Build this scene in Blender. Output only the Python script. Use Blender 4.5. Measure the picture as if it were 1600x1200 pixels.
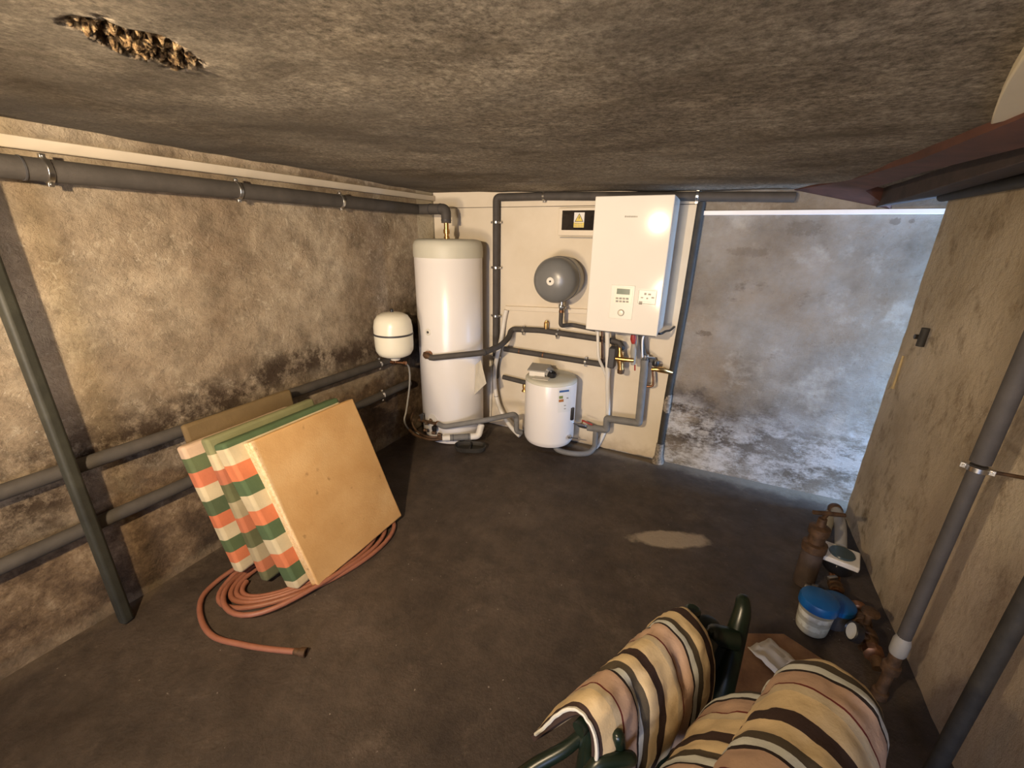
import bpy, bmesh, math, random
from mathutils import Vector, Matrix, noise
random.seed(7)
SC = bpy.context.scene
COL = SC.collection
for o in list(bpy.data.objects):
    bpy.data.objects.remove(o)
V = Vector

# ------------------------------------------------------------------ camera, world, lights, exposure
F_PX = 654.27
R2 = V((0.9020443, 0.4313389, 0.0162097)); U2 = V((-0.1560958, 0.2909655, 0.9439138)); FW = V((-0.4024303, 0.8539823, -0.3297940))
EYE = V((0, 0, 1.62))
cam = bpy.data.cameras.new('camera'); cam.sensor_width = 36; cam.sensor_fit = 'HORIZONTAL'
cam.lens = F_PX / 1600 * 36; cam.clip_start = 0.02
co = bpy.data.objects.new('camera', cam); COL.objects.link(co)
m = Matrix((R2, U2, -FW)).transposed().to_4x4(); m.translation = EYE
co.matrix_world = m
SC.camera = co

world = bpy.data.worlds.new('world'); SC.world = world; world.use_nodes = True
world.node_tree.nodes['Background'].inputs[0].default_value = (0.62, 0.74, 1.0, 1)
world.node_tree.nodes['Background'].inputs[1].default_value = 0.35

def lamp(name, kind, loc, energy, color, size=0.05, rot=None, size_y=None):
    l = bpy.data.lights.new(name, kind); l.energy = energy; l.color = color
    if kind == 'AREA':
        l.size = size
        if size_y: l.shape = 'RECTANGLE'; l.size_y = size_y
    else:
        l.shadow_soft_size = size
    o = bpy.data.objects.new(name, l); COL.objects.link(o); o.location = loc
    if rot: o.rotation_euler = rot
    return o
# warm hand lamp held up under the ceiling, just behind and left of the camera, turned to the tanks
bulb = lamp('bulb_light', 'SPOT', (-0.78, -0.44, 1.83), 262, (1.0, 0.77, 0.50), 0.035)
bulb.data.spot_size = math.radians(172); bulb.data.spot_blend = 1.0
bulb.rotation_euler = V((-.42, .90, -.09)).to_track_quat('-Z', 'Y').to_euler()
# added warm fill spot behind the camera, aimed up to brighten the ceiling
up = lamp('ceiling_fill', 'SPOT', (-0.7, -2.2, 0.75), 380, (1.0, 0.80, 0.58), 0.25)
up.data.spot_size = math.radians(110); up.data.spot_blend = 1.0
up.rotation_euler = V((0, .80, .50)).to_track_quat('-Z', 'Y').to_euler()
# daylight in the side passage on the right, behind the end of the tan wall
lamp('passage_daylight', 'AREA', (1.95, 2.98, 1.1), 115, (0.34, 0.58, 1.0), 1.6, (0, math.radians(90), 0), 0.5)
# daylight from the doorway behind the camera
lamp('doorway_daylight', 'AREA', (0.45, -3.3, 1.1), 70, (0.48, 0.62, 1.0), 0.9, (math.radians(90), 0, 0), 1.7)

vs = SC.view_settings
vs.view_transform = 'Standard'; vs.look = 'None'; vs.gamma = 1; vs.exposure = 0.16; vs.use_curve_mapping = False

# ------------------------------------------------------------------ geometry of the room
XL, D, XR = -2.205, 3.1125, 0.955
YN = -3.4
def ceil_z(x, y):
    u = (x + 2.2) / 3.2; v = (y - 1.2) / 1.9
    v = max(-0.6, min(1.2, v))
    return (1 - u) * (1.968 * (1 - v) + 1.957 * v) + u * (1.872 * (1 - v) + 1.893 * v)
def P(px, py, ax, val):
    """point of the sight line through a photo pixel on the plane axis=val (x=0, y=1, z=2)"""
    d = FW + R2 * ((px - 800) / F_PX) - U2 * ((py - 600) / F_PX)
    return EYE + d * ((val - EYE[ax]) / d[ax])

# ------------------------------------------------------------------ helpers
OFF = {}
def props(o, label=None, cat=None, group=None, kind=None):
    if label: o['label'] = label
    if cat: o['category'] = cat
    if group: o['group'] = group
    if kind: o['kind'] = kind
    return o
def thing(name, label, cat, loc, group=None):
    o = bpy.data.objects.new(name, None); COL.objects.link(o); o.location = loc
    o.empty_display_size = 0.05
    OFF[o.name] = V(loc)
    return props(o, label, cat, group)

class MB:
    def __init__(s): s.v = []; s.f = []; s.a = []
    def add(s, vs, fs, a=None):
        n = len(s.v); s.v += [V(p) for p in vs]; s.f += [[i + n for i in f] for f in fs]
        s.a += list(a) if a is not None else [0.0] * len(vs)
        return s
    def box(s, c, d, rot=None):
        c = V(c); h = V(d) / 2; R = rot or Matrix.Identity(3)
        vs = [c + R @ V((sx * h.x, sy * h.y, sz * h.z)) for sx in (-1, 1) for sy in (-1, 1) for sz in (-1, 1)]
        return s.add(vs, [(0, 1, 3, 2), (4, 6, 7, 5), (0, 4, 5, 1), (2, 3, 7, 6), (0, 2, 6, 4), (1, 5, 7, 3)])
    def hexa(s, q):   # 8 points: 4 bottom, 4 top (same winding)
        return s.add(q, [(3, 2, 1, 0), (4, 5, 6, 7), (0, 1, 5, 4), (1, 2, 6, 5), (2, 3, 7, 6), (3, 0, 4, 7)])
    def tube(s, pts, r, n=12, cap=True):
        pts = [V(p) for p in pts]; rs = r if isinstance(r, (list, tuple)) else [r] * len(pts)
        t0 = (pts[1] - pts[0]).normalized()
        a = V((0, 0, 1)) if abs(t0.z) < .9 else V((1, 0, 0))
        u = t0.cross(a).normalized(); rings = []; base = len(s.v); vs = []
        for i, p in enumerate(pts):
            t = (pts[min(i + 1, len(pts) - 1)] - pts[max(i - 1, 0)]).normalized()
            u = (u - t * u.dot(t)).normalized(); w = t.cross(u)
            for k in range(n):
                an = 2 * math.pi * k / n
                vs.append(p + (u * math.cos(an) + w * math.sin(an)) * rs[i])
        fs = []
        for i in range(len(pts) - 1):
            for k in range(n):
                k2 = (k + 1) % n
                fs.append((i * n + k, i * n + k2, (i + 1) * n + k2, (i + 1) * n + k))
        if cap:
            fs.append(tuple(range(n - 1, -1, -1))); L = (len(pts) - 1) * n; fs.append(tuple(range(L, L + n)))
        return s.add(vs, fs)
    def lathe(s, o, axis, prof, n=28):
        o = V(o); ax = V(axis).normalized(); a = V((0, 0, 1)) if abs(ax.z) < .9 else V((1, 0, 0))
        u = ax.cross(a).normalized(); w = ax.cross(u); vs = []; fs = []
        for (r, h) in prof:
            for k in range(n):
                an = 2 * math.pi * k / n
                vs.append(o + ax * h + (u * math.cos(an) + w * math.sin(an)) * max(r, 1e-4))
        for i in range(len(prof) - 1):
            for k in range(n):
                k2 = (k + 1) % n
                fs.append((i * n + k, i * n + k2, (i + 1) * n + k2, (i + 1) * n + k))
        fs.append(tuple(range(n - 1, -1, -1))); L = (len(prof) - 1) * n; fs.append(tuple(range(L, L + n)))
        return s.add(vs, fs)
    def cyl(s, a, b, r, n=16):
        return s.tube([a, b], r, n)
    def prism(s, poly, d):
        """closed polygon (list of points) pushed along vector d"""
        n = len(poly); poly = [V(p) for p in poly]; d = V(d)
        return s.add(poly + [p + d for p in poly], [tuple(range(n))[::-1], tuple(range(n, 2 * n))] + [(i, (i + 1) % n, n + (i + 1) % n, n + i) for i in range(n)])
    def build(s, name, mat, parent=None, label=None, bev=0, smooth=40, subsurf=0, segs=2):
        me = bpy.data.meshes.new(name)
        off = V((0, 0, 0))
        q = parent
        if parent is not None: off = OFF[parent.name]
        me.from_pydata([tuple(p - off) for p in s.v], [], s.f); me.update()
        bm = bmesh.new(); bm.from_mesh(me); bmesh.ops.recalc_face_normals(bm, faces=bm.faces); bm.to_mesh(me); bm.free()
        if any(s.a):
            at = me.attributes.new('stripe', 'FLOAT', 'POINT'); at.data.foreach_set('value', s.a)
        me.materials.append(mat)
        me.polygons.foreach_set('use_smooth', [True] * len(me.polygons))
        if smooth and not subsurf: me.set_sharp_from_angle(angle=math.radians(smooth))
        o = bpy.data.objects.new(name, me); COL.objects.link(o)
        if parent is not None: o.parent = parent
        OFF[o.name] = off
        if bev:
            b = o.modifiers.new('bevel', 'BEVEL'); b.width = bev; b.segments = segs; b.limit_method = 'ANGLE'; b.angle_limit = math.radians(35)
        if subsurf:
            b = o.modifiers.new('subsurf', 'SUBSURF'); b.levels = subsurf; b.render_levels = subsurf
        if label: o['label'] = label
        return o

def fillet(pts, rad, n=6):
    pts = [V(p) for p in pts]; out = [pts[0]]
    for i in range(1, len(pts) - 1):
        a, b, c = pts[i - 1], pts[i], pts[i + 1]
        d1 = (a - b); d2 = (c - b); r = min(rad, d1.length * .45, d2.length * .45)
        p1 = b + d1.normalized() * r; p2 = b + d2.normalized() * r
        for k in range(n + 1):
            t = k / n
            out.append(p1 * (1 - t) ** 2 + b * 2 * t * (1 - t) + p2 * t * t)
    out.append(pts[-1]); return out
def spline(pts, k=8):
    pts = [V(p) for p in pts]; q = [pts[0] * 2 - pts[1]] + pts + [pts[-1] * 2 - pts[-2]]; out = []
    for i in range(1, len(q) - 2):
        for j in range(k):
            t = j / k; a, b, c, d = q[i - 1], q[i], q[i + 1], q[i + 2]
            out.append(.5 * ((2 * b) + (c - a) * t + (2 * a - 5 * b + 4 * c - d) * t * t + (3 * b - a - 3 * c + d) * t ** 3))
    out.append(pts[-1]); return out

# ------------------------------------------------------------------ materials
MATS = {}
class NT:
    def __init__(s, name):
        s.m = bpy.data.materials.new(name); s.m.use_nodes = True; s.t = s.m.node_tree
        s.b = s.t.nodes['Principled BSDF']; s.n = s.t.nodes; s.tc = None
    def node(s, ty, **k):
        n = s.n.new(ty)
        for a, v in k.items(): setattr(n, a, v)
        return n
    def link(s, a, b): s.t.links.new(a, b)
    def coord(s, scale=(1, 1, 1), rot=(0, 0, 0)):
        if not s.tc: s.tc = s.node('ShaderNodeTexCoord')
        mp = s.node('ShaderNodeMapping'); mp.inputs['Scale'].default_value = scale; mp.inputs['Rotation'].default_value = rot
        s.link(s.tc.outputs['Object'], mp.inputs[0]); return mp.outputs[0]
    def noise(s, scale, detail=6, rough=.55, sc=(1, 1, 1), dist=0, off=0):
        n = s.node('ShaderNodeTexNoise'); n.inputs['Scale'].default_value = scale; n.inputs['Detail'].default_value = detail
        n.inputs['Roughness'].default_value = rough; n.inputs['Distortion'].default_value = dist
        c = s.coord(sc)
        if off:
            c.node.inputs['Location'].default_value = (off, off * 1.7, off * .6)
        s.link(c, n.inputs['Vector']); return n.outputs['Fac']
    def ramp(s, f, stops, interp='LINEAR'):
        r = s.node('ShaderNodeValToRGB'); e = r.color_ramp; e.interpolation = interp
        while len(e.elements) < len(stops): e.elements.new(.5)
        for el, (p, c) in zip(e.elements, stops):
            el.position = p; el.color = (c, c, c, 1) if not isinstance(c, tuple) else (*c, 1)
        s.link(f, r.inputs[0]); return r.outputs[0]
    def mix(s, fac, a, b, mode='MIX'):
        n = s.node('ShaderNodeMix', data_type='RGBA', blend_type=mode)
        for sock, v in ((n.inputs[0], fac), (n.inputs[6], a), (n.inputs[7], b)):
            if hasattr(v, 'node'): s.link(v, sock)
            elif isinstance(v, tuple): sock.default_value = (*v, 1)
            else: sock.default_value = v
        return n.outputs[2]
    def math(s, op, a, b=None, clamp=False):
        n = s.node('ShaderNodeMath', operation=op); n.use_clamp = clamp
        for i, v in enumerate((a, b)):
            if v is None: continue
            if hasattr(v, 'node'): s.link(v, n.inputs[i])
            else: n.inputs[i].default_value = v
        return n.outputs[0]
    def xyz(s):
        n = s.node('ShaderNodeSeparateXYZ'); s.link(s.coord(), n.inputs[0]); return n.outputs
    def band(s, v, a, b, c, d):
        """0 below a, 1 between b and c, 0 above d"""
        m1 = s.node('ShaderNodeMapRange', interpolation_type='SMOOTHSTEP'); s.link(v, m1.inputs[0]); m1.inputs[1].default_value = a; m1.inputs[2].default_value = b
        m2 = s.node('ShaderNodeMapRange', interpolation_type='SMOOTHSTEP'); s.link(v, m2.inputs[0]); m2.inputs[1].default_value = c; m2.inputs[2].default_value = d
        m2.inputs[3].default_value = 1; m2.inputs[4].default_value = 0
        return s.math('MULTIPLY', m1.outputs[0], m2.outputs[0])
    def bump(s, h, strength, dist=.01, prev=None):
        b = s.node('ShaderNodeBump'); b.inputs['Strength'].default_value = strength; b.inputs['Distance'].default_value = dist
        s.link(h, b.inputs['Height'])
        if prev: s.link(prev, b.inputs['Normal'])
        return b.outputs[0]
    def done(s, color=None, rough=.6, metal=0, normal=None, spec=None):
        i = s.b.inputs
        if color is not None:
            if hasattr(color, 'node'): s.link(color, i['Base Color'])
            else: i['Base Color'].default_value = (*color, 1)
        if hasattr(rough, 'node'): s.link(rough, i['Roughness'])
        else: i['Roughness'].default_value = rough
        i['Metallic'].default_value = metal
        if spec is not None: i['Specular IOR Level'].default_value = spec
        if normal: s.link(normal, i['Normal'])
        return s.m
def simple(name, col, rough=.5, metal=0, var=.12, scale=25, bump=0, spec=None):
    """plain coloured surface with slight procedural mottling"""
    if name in MATS: return MATS[name]
    n = NT(name); f = n.noise(scale, 5)
    d = tuple(c * (1 - var) for c in col); l = tuple(min(1, c * (1 + var)) for c in col)
    c = n.ramp(f, [(.3, d), (.7, l)])
    nm = n.bump(n.noise(scale * 6, 4), bump, .003) if bump else None
    MATS[name] = n.done(c, rough, metal, nm, spec); return MATS[name]

M_INS = simple('pipe_insulation_grey', (.062, .054, .047), .75, var=.2, scale=14, bump=.3)
M_INSL = simple('pipe_insulation_light_grey', (.17, .165, .155), .7, var=.15, scale=14, bump=.2)
M_DARKPIPE = simple('dark_painted_steel', (.030, .026, .020), .72, var=.35, scale=18, bump=.3)
M_POST = simple('dark_green_post', (.030, .030, .022), .6, var=.3, scale=12, bump=.3)
M_CHROME = simple('clamp_steel', (.55, .54, .52), .28, 1, scale=40)
M_BRASS = simple('brass', (.62, .38, .14), .32, 1, var=.25, scale=40)
M_COPPER = simple('copper', (.30, .15, .08), .45, 1, var=.35, scale=30)
M_RUST = simple('rusty_brass', (.11, .062, .032), .6, .5, var=.5, scale=30, bump=.4)
M_WHITE = simple('white_enamel', (.80, .765, .73), .28, var=.02, scale=3)
M_CAPGREY = simple('tank_cap_plastic', (.56, .54, .44), .5, var=.03, scale=6)
M_BOILER = simple('boiler_white', (.80, .76, .68), .09, var=.015, scale=3, spec=.16)
M_CASE = simple('case_cream', (.71, .62, .48), .5, var=.03, scale=5)
M_CREAMV = simple('cream_enamel', (.80, .76, .62), .3, var=.02, scale=4)
M_GREYV = simple('grey_enamel', (.165, .165, .16), .3, var=.04, scale=8)
M_PLASTW = simple('white_plastic', (.72, .68, .60), .5, var=.05, scale=12)
M_PLASTG = simple('grey_plastic', (.30, .285, .25), .55, var=.08, scale=12)
M_BLACK = simple('black_plastic', (.015, .014, .014), .35, var=.2, scale=20)
M_DGREY = simple('dark_grey_plastic', (.05, .048, .05), .5, var=.15, scale=20)
M_RED = simple('red_handle', (.32, .03, .02), .45, scale=20)
M_GREEN = simple('dark_green_resin', (.0055, .012, .0065), .32, var=.25, scale=10)
M_BLUE = simple('blue_plastic', (.004, .085, .26), .4, var=.1, scale=10)
M_PAPER = simple('paper', (.66, .61, .50), .8, var=.08, scale=15, bump=.2)
M_LCD = simple('display_green', (.13, .17, .12), .25, var=.05)
M_PRINT = simple('print_grey', (.36, .33, .27), .6, var=.1)
M_TRUNK = simple('trunking_cream', (.54, .475, .38), .5, var=.06, scale=6)
M_TRUNKW = simple('trunking_white', (.85, .86, .88), .45, var=.04, scale=6)

def wall_left_mat():
    n = NT('old_plaster_left'); x, y, z = n.xyz()
    base = n.ramp(n.noise(1.9, 12, .68), [(.32, (.21, .152, .10)), (.5, (.36, .285, .20)), (.68, (.49, .41, .305))])
    mid = n.ramp(n.noise(7.5, 12, .75, off=21), [(.34, .62), (.52, 1.0), (.68, 1.28)])
    base = n.mix(1.0, base, mid, 'MULTIPLY')
    # pale flaked scuffs
    sc = n.ramp(n.noise(15, 12, .78, dist=.5), [(.54, 0.0), (.61, 1.0)])
    big = n.ramp(n.noise(2.0, 6, .65, off=3), [(.42, .1), (.58, 1.0)])
    base = n.mix(n.math('MULTIPLY', n.math('MULTIPLY', sc, big), .6), base, (.62, .53, .40))
    fl = n.ramp(n.noise(38, 8, .72, sc=(1, 1, .6), dist=1.6, off=5), [(.60, 0.0), (.66, 1.0)])
    base = n.mix(n.math('MULTIPLY', n.math('MULTIPLY', fl, big), .7), base, (.72, .64, .52))
    pit = n.ramp(n.noise(46, 6, .7, off=15), [(.30, 1.0), (.37, 0.0)])
    base = n.mix(n.math('MULTIPLY', pit, .55), base, (.09, .06, .04))
    nz = n.math('MULTIPLY', n.math('SUBTRACT', n.noise(1.5, 10, .66, off=9), .5), 1.0)
    zz = n.math('ADD', z, nz)
    # damp band above the low pipes, climbing to the back corner
    zc = n.math('SUBTRACT', zz, n.math('MULTIPLY', n.band(y, .3, 2.6, 9, 10), .22))
    damp = n.band(zc, .38, .70, .76, 1.0)
    dm = n.ramp(n.noise(6.5, 14, .78, off=2), [(.40, 0.0), (.54, 1.0)])
    base = n.mix(n.math('MULTIPLY', n.math('MULTIPLY', damp, dm), .95), base, (.045, .028, .017))
    # peeled and crusted foot of the wall
    low = n.band(zz, -1, -.9, .46, .60)
    lowc = n.ramp(n.noise(4.6, 14, .76, off=6), [(.38, (.045, .028, .017)), (.49, (.12, .077, .045)), (.57, (.23, .155, .09)), (.64, (.38, .28, .175)), (.74, (.50, .41, .28))])
    base = n.mix(n.math('MULTIPLY', low, .92), base, lowc)
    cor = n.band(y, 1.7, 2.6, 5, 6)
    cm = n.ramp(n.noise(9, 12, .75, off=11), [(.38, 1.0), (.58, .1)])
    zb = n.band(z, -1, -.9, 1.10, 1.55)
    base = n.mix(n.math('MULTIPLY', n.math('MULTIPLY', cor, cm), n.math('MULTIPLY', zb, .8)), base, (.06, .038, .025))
    ft = n.band(n.math('ADD', z, n.math('MULTIPLY', n.math('SUBTRACT', n.noise(12, 8, .7, off=31), .5), .16)), -1, -.9, .03, .07)
    base = n.mix(n.math('MULTIPLY', ft, .35), base, (.36, .28, .18))
    paint = n.math('GREATER_THAN', y, 2.885)
    top = n.math('GREATER_THAN', z, .55)
    base = n.mix(n.math('MULTIPLY', paint, top), base, (.56, .49, .36))
    nm = n.bump(n.noise(26, 14, .76, dist=.4), .9, .018)
    nm = n.bump(n.noise(6, 8, .65, off=4), .6, .03, nm)
    return n.done(base, .9, normal=nm, spec=.2)
def ceiling_mat():
    n = NT('rough_ceiling_render'); x, y, z = n.xyz()
    base = n.ramp(n.noise(2.2, 10, .65), [(.3, (.21, .172, .128)), (.55, (.33, .282, .218)), (.75, (.46, .40, .315))])
    gr = n.ramp(n.noise(75, 8, .8), [(.38, .5), (.5, 1.0), (.62, 1.45)])
    base = n.mix(1.0, base, gr, 'MULTIPLY')
    st = n.ramp(n.noise(11, 12, .8, sc=(.6, 1, 1), off=7), [(.55, 0.0), (.63, 1.0)])
    base = n.mix(n.math('MULTIPLY', st, .5), base, (.50, .42, .31))
    md = n.ramp(n.noise(32, 12, .8, off=43), [(.36, .6), (.5, 1.0), (.63, 1.4)])
    base = n.mix(1.0, base, md, 'MULTIPLY')
    dkp = n.ramp(n.noise(1.5, 10, .7, sc=(.7, 1.2, 1), off=13), [(.40, 1.0), (.53, 0.0)])
    base = n.mix(n.math('MULTIPLY', dkp, .6), base, (.115, .088, .058))
    gy = n.ramp(n.noise(1.1, 6, .6, off=2), [(.48, 0.0), (.62, 1.0)])
    base = n.mix(n.math('MULTIPLY', gy, .35), base, (.25, .225, .19))
    le = n.band(x, -9, -8, -2.0, -1.55)
    base = n.mix(n.math('MULTIPLY', le, n.ramp(n.noise(3, 8, .7, sc=(2, .5, 1), off=17), [(.4, .25), (.6, .75)])), base, (.20, .175, .145))
    at = n.node('ShaderNodeAttribute', attribute_name='stripe')
    ch = n.ramp(n.noise(95, 6, .7, off=5), [(.36, (.035, .02, .012)), (.5, (.20, .125, .06)), (.6, (.38, .27, .14)), (.72, (.62, .50, .33))])
    base = n.mix(at.outputs['Fac'], base, ch)
    nm = n.bump(n.noise(85, 10, .8), 1.0, .012)
    nm = n.bump(n.noise(14, 8, .65, sc=(.5, 1, 1)), .8, .03, nm)
    return n.done(base, .95, normal=nm, spec=.15)
def floor_mat():
    n = NT('dark_concrete_floor'); x, y, z = n.xyz()
    base = n.ramp(n.noise(1.8, 8, .6), [(.3, (.038, .027, .020)), (.55, (.064, .047, .035)), (.75, (.090, .067, .052))])
    sp = n.ramp(n.noise(34, 10, .8, off=3), [(.58, 0.0), (.68, 1.0)])
    big = n.ramp(n.noise(2.4, 6, .65, off=23), [(.44, 0.0), (.62, 1.0)])
    base = n.mix(n.math('MULTIPLY', n.math('MULTIPLY', sp, big), .5), base, (.20, .16, .12))
    mo = n.ramp(n.noise(9, 12, .78, off=33), [(.36, .72), (.5, 1.0), (.64, 1.3)])
    base = n.mix(1.0, base, mo, 'MULTIPLY')
    fk = n.ramp(n.noise(60, 2, .4, off=19), [(.76, 0.0), (.79, 1.0)])
    base = n.mix(n.math('MULTIPLY', fk, .8), base, (.34, .30, .25))
    pt = n.ramp(n.noise(26, 4, .6, off=29), [(.24, 1.0), (.29, 0.0)])
    base = n.mix(n.math('MULTIPLY', pt, .6), base, (.02, .014, .010))
    du = n.ramp(n.noise(4.5, 14, .8, off=8), [(.56, 0.0), (.70, 1.0)])
    base = n.mix(n.math('MULTIPLY', du, .55), base, (.15, .115, .088))
    w = n.node('ShaderNodeVectorMath', operation='SUBTRACT'); n.link(n.coord(), w.inputs[0]); w.inputs[1].default_value = (-.015, 2.19, 0)
    rot = n.node('ShaderNodeVectorRotate', rotation_type='Z_AXIS'); n.link(w.outputs[0], rot.inputs[0]); rot.inputs['Angle'].default_value = math.radians(-24)
    sx = n.node('ShaderNodeSeparateXYZ'); n.link(rot.outputs[0], sx.inputs[0])
    e = n.math('ADD', n.math('POWER', n.math('DIVIDE', sx.outputs[0], .25), 2.0), n.math('POWER', n.math('DIVIDE', sx.outputs[1], .085), 2.0))
    e = n.math('ADD', e, n.math('MULTIPLY', n.math('SUBTRACT', n.noise(9, 6, .6), .5), 1.6))
    pm = n.ramp(e, [(.55, 1.0), (.95, 0.0)])
    base = n.mix(n.math('MULTIPLY', pm, .9), base, (.33, .27, .205))
    edge = n.band(n.math('ADD', y, n.math('MULTIPLY', n.math('SUBTRACT', n.noise(7, 6, .7, off=4), .5), .25)), 2.96, 3.08, 9, 10)
    base = n.mix(n.math('MULTIPLY', edge, .6), base, (.24, .20, .15))
    lx = n.band(n.math('ADD', x, n.math('MULTIPLY', n.math('SUBTRACT', n.noise(9, 8, .75, off=14), .5), .5)), -9, -8, -2.26, -2.12)
    base = n.mix(n.math('MULTIPLY', lx, .3), base, (.20, .15, .10))
    rg = n.ramp(n.noise(6, 6, .6, off=1), [(.3, .42), (.7, .72)])
    nm = n.bump(n.noise(40, 10, .75), .55, .010)
    nm = n.bump(n.noise(6, 8, .7, off=5), .35, .02, nm)
    return n.done(base, rg, normal=nm, spec=.4)
def back_mat():
    n = NT('salted_plaster_back'); x, y, z = n.xyz()
    base = n.ramp(n.noise(2.6, 10, .65), [(.3, (.17, .145, .115)), (.5, (.30, .272, .232)), (.7, (.42, .392, .355))])
    tan = n.ramp(n.noise(1.6, 6, .6, off=4), [(.45, 0.0), (.65, 1.0)])
    base = n.mix(n.math('MULTIPLY', tan, .45), base, (.38, .28, .18))
    sp = n.ramp(n.noise(6, 10, .75, sc=(.6, 1, 1), off=6), [(.60, 0.0), (.70, 1.0)])
    base = n.mix(n.math('MULTIPLY', sp, .7), base, (.14, .11, .08))
    nz = n.math('MULTIPLY', n.math('SUBTRACT', n.noise(2.2, 12, .68, off=9), .5), .6)
    zz = n.math('ADD', z, nz)
    damp = n.band(zz, .02, .34, .50, .68)
    dk = n.ramp(n.noise(6, 14, .78, sc=(.7, 1, 1), off=2), [(.38, 0.0), (.54, 1.0)])
    lf = n.band(n.math('ADD', x, nz), -9, -8, .0, .85)
    base = n.mix(n.math('MULTIPLY', n.math('MULTIPLY', damp, dk), n.math('MULTIPLY', lf, .95)), base, (.06, .043, .034))
    low = n.band(zz, -1, -.9, .30, .60)
    ef = n.ramp(n.noise(8, 14, .8, sc=(.55, 1, 1), off=8), [(.45, 0.0), (.56, 1.0)])
    base = n.mix(n.math('MULTIPLY', n.math('MULTIPLY', low, ef), .88), base, (.72, .70, .68))
    sp2 = n.ramp(n.noise(34, 10, .75, off=28), [(.33, 1.0), (.39, 0.0)])
    base = n.mix(n.math('MULTIPLY', sp2, .5), base, (.16, .13, .10))
    for (cx_, cz_, rx_, rz_, am_) in ((-.02, 1.02, .05, .022, .55), (.16, 1.56, .13, .03, .3), (.83, 1.74, .026, .020, .5), (.90, 1.74, .014, .012, .45), (.42, 1.70, .10, .05, .35)):
        e = n.math('ADD', n.math('POWER', n.math('DIVIDE', n.math('SUBTRACT', x, cx_), rx_), 2.0), n.math('POWER', n.math('DIVIDE', n.math('SUBTRACT', z, cz_), rz_), 2.0))
        e = n.math('ADD', e, n.math('MULTIPLY', n.math('SUBTRACT', n.noise(24, 10, .75, off=cx_ + 50), .5), 5.5))
        base = n.mix(n.math('MULTIPLY', n.ramp(e, [(.4, 1.0), (1.0, 0.0)]), am_), base, (.12, .085, .055))
    wsm = n.ramp(n.noise(4, 8, .7, off=40), [(.55, 0.0), (.7, 1.0)])
    base = n.mix(n.math('MULTIPLY', wsm, .45), base, (.62, .585, .52))
    nm = n.bump(n.noise(24, 14, .8, sc=(.7, 1, 1)), .9, .018)
    nm = n.bump(n.noise(5, 8, .65, off=4), .5, .025, nm)
    return n.done(base, .9, normal=nm, spec=.2)
def right_mat():
    n = NT('rough_tan_render'); x, y, z = n.xyz()
    base = n.ramp(n.noise(2.0, 8, .6), [(.3, (.37, .29, .19)), (.55, (.55, .45, .315)), (.75, (.64, .54, .40))])
    st = n.ramp(n.noise(9, 10, .75, sc=(1, 1, .65), dist=.3, off=6), [(.52, 0.0), (.66, 1.0)])
    base = n.mix(n.math('MULTIPLY', st, .6), base, (.115, .068, .028))
    up = n.band(n.math('ADD', z, n.math('MULTIPLY', n.math('SUBTRACT', n.noise(3, 5, .6, off=1), .5), .6)), 1.15, 1.6, 5, 6)
    base = n.mix(n.math('MULTIPLY', up, .35), base, (.21, .15, .07))
    dp = n.ramp(n.noise(3.5, 6, .6, off=12), [(.58, 0.0), (.68, 1.0)])
    lo = n.band(z, -1, -.9, .3, .55)
    base = n.mix(n.math('MULTIPLY', n.math('MULTIPLY', dp, lo), .7), base, (.13, .09, .03))
    pk = n.math('MULTIPLY', n.band(z, -1, -.9, .55, .8), n.band(y, -9, -8, 1.9, 2.3))
    base = n.mix(n.math('MULTIPLY', pk, .5), base, (.34, .26, .20))
    nm = n.bump(n.noise(20, 12, .72, sc=(1, 1, .8)), .7, .018)
    nm = n.bump(n.noise(60, 6, .7), .4, .006, nm)
    return n.done(base, .92, normal=nm, spec=.2)
def panel_mat():
    n = NT('cream_painted_board'); x, y, z = n.xyz()
    base = n.ramp(n.noise(3, 6, .6), [(.3, (.66, .57, .43)), (.7, (.74, .655, .52))])
    nz = n.math('ADD', z, n.math('MULTIPLY', n.math('SUBTRACT', n.noise(8, 8, .7), .5), .25))
    d = n.band(nz, -1, -.9, .0, .14)
    base = n.mix(n.math('MULTIPLY', d, .6), base, (.36, .27, .17))
    nm = n.bump(n.noise(12, 8, .6), .15, .01)
    return n.done(base, .7, normal=nm, spec=.25)

# ------------------------------------------------------------------ setting
M_PANEL = panel_mat()
def grid_obj(name, us, vs_, fn, mat, attr=None):
    b = MB(); pts = []; a = []
    for v in vs_:
        for u in us:
            r = fn(u, v)
            if attr: pts.append(r[0]); a.append(r[1])
            else: pts.append(r)
    n = len(us); fs = [(j * n + i, j * n + i + 1, (j + 1) * n + i + 1, (j + 1) * n + i) for j in range(len(vs_) - 1) for i in range(n - 1)]
    b.add(pts, fs, a if attr else None)
    o = b.build(name, mat, smooth=0); o['kind'] = 'structure'; return o
def rng(a, b, st): k = max(1, int(round((b - a) / st))); return [a + (b - a) * i / k for i in range(k + 1)]

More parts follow.
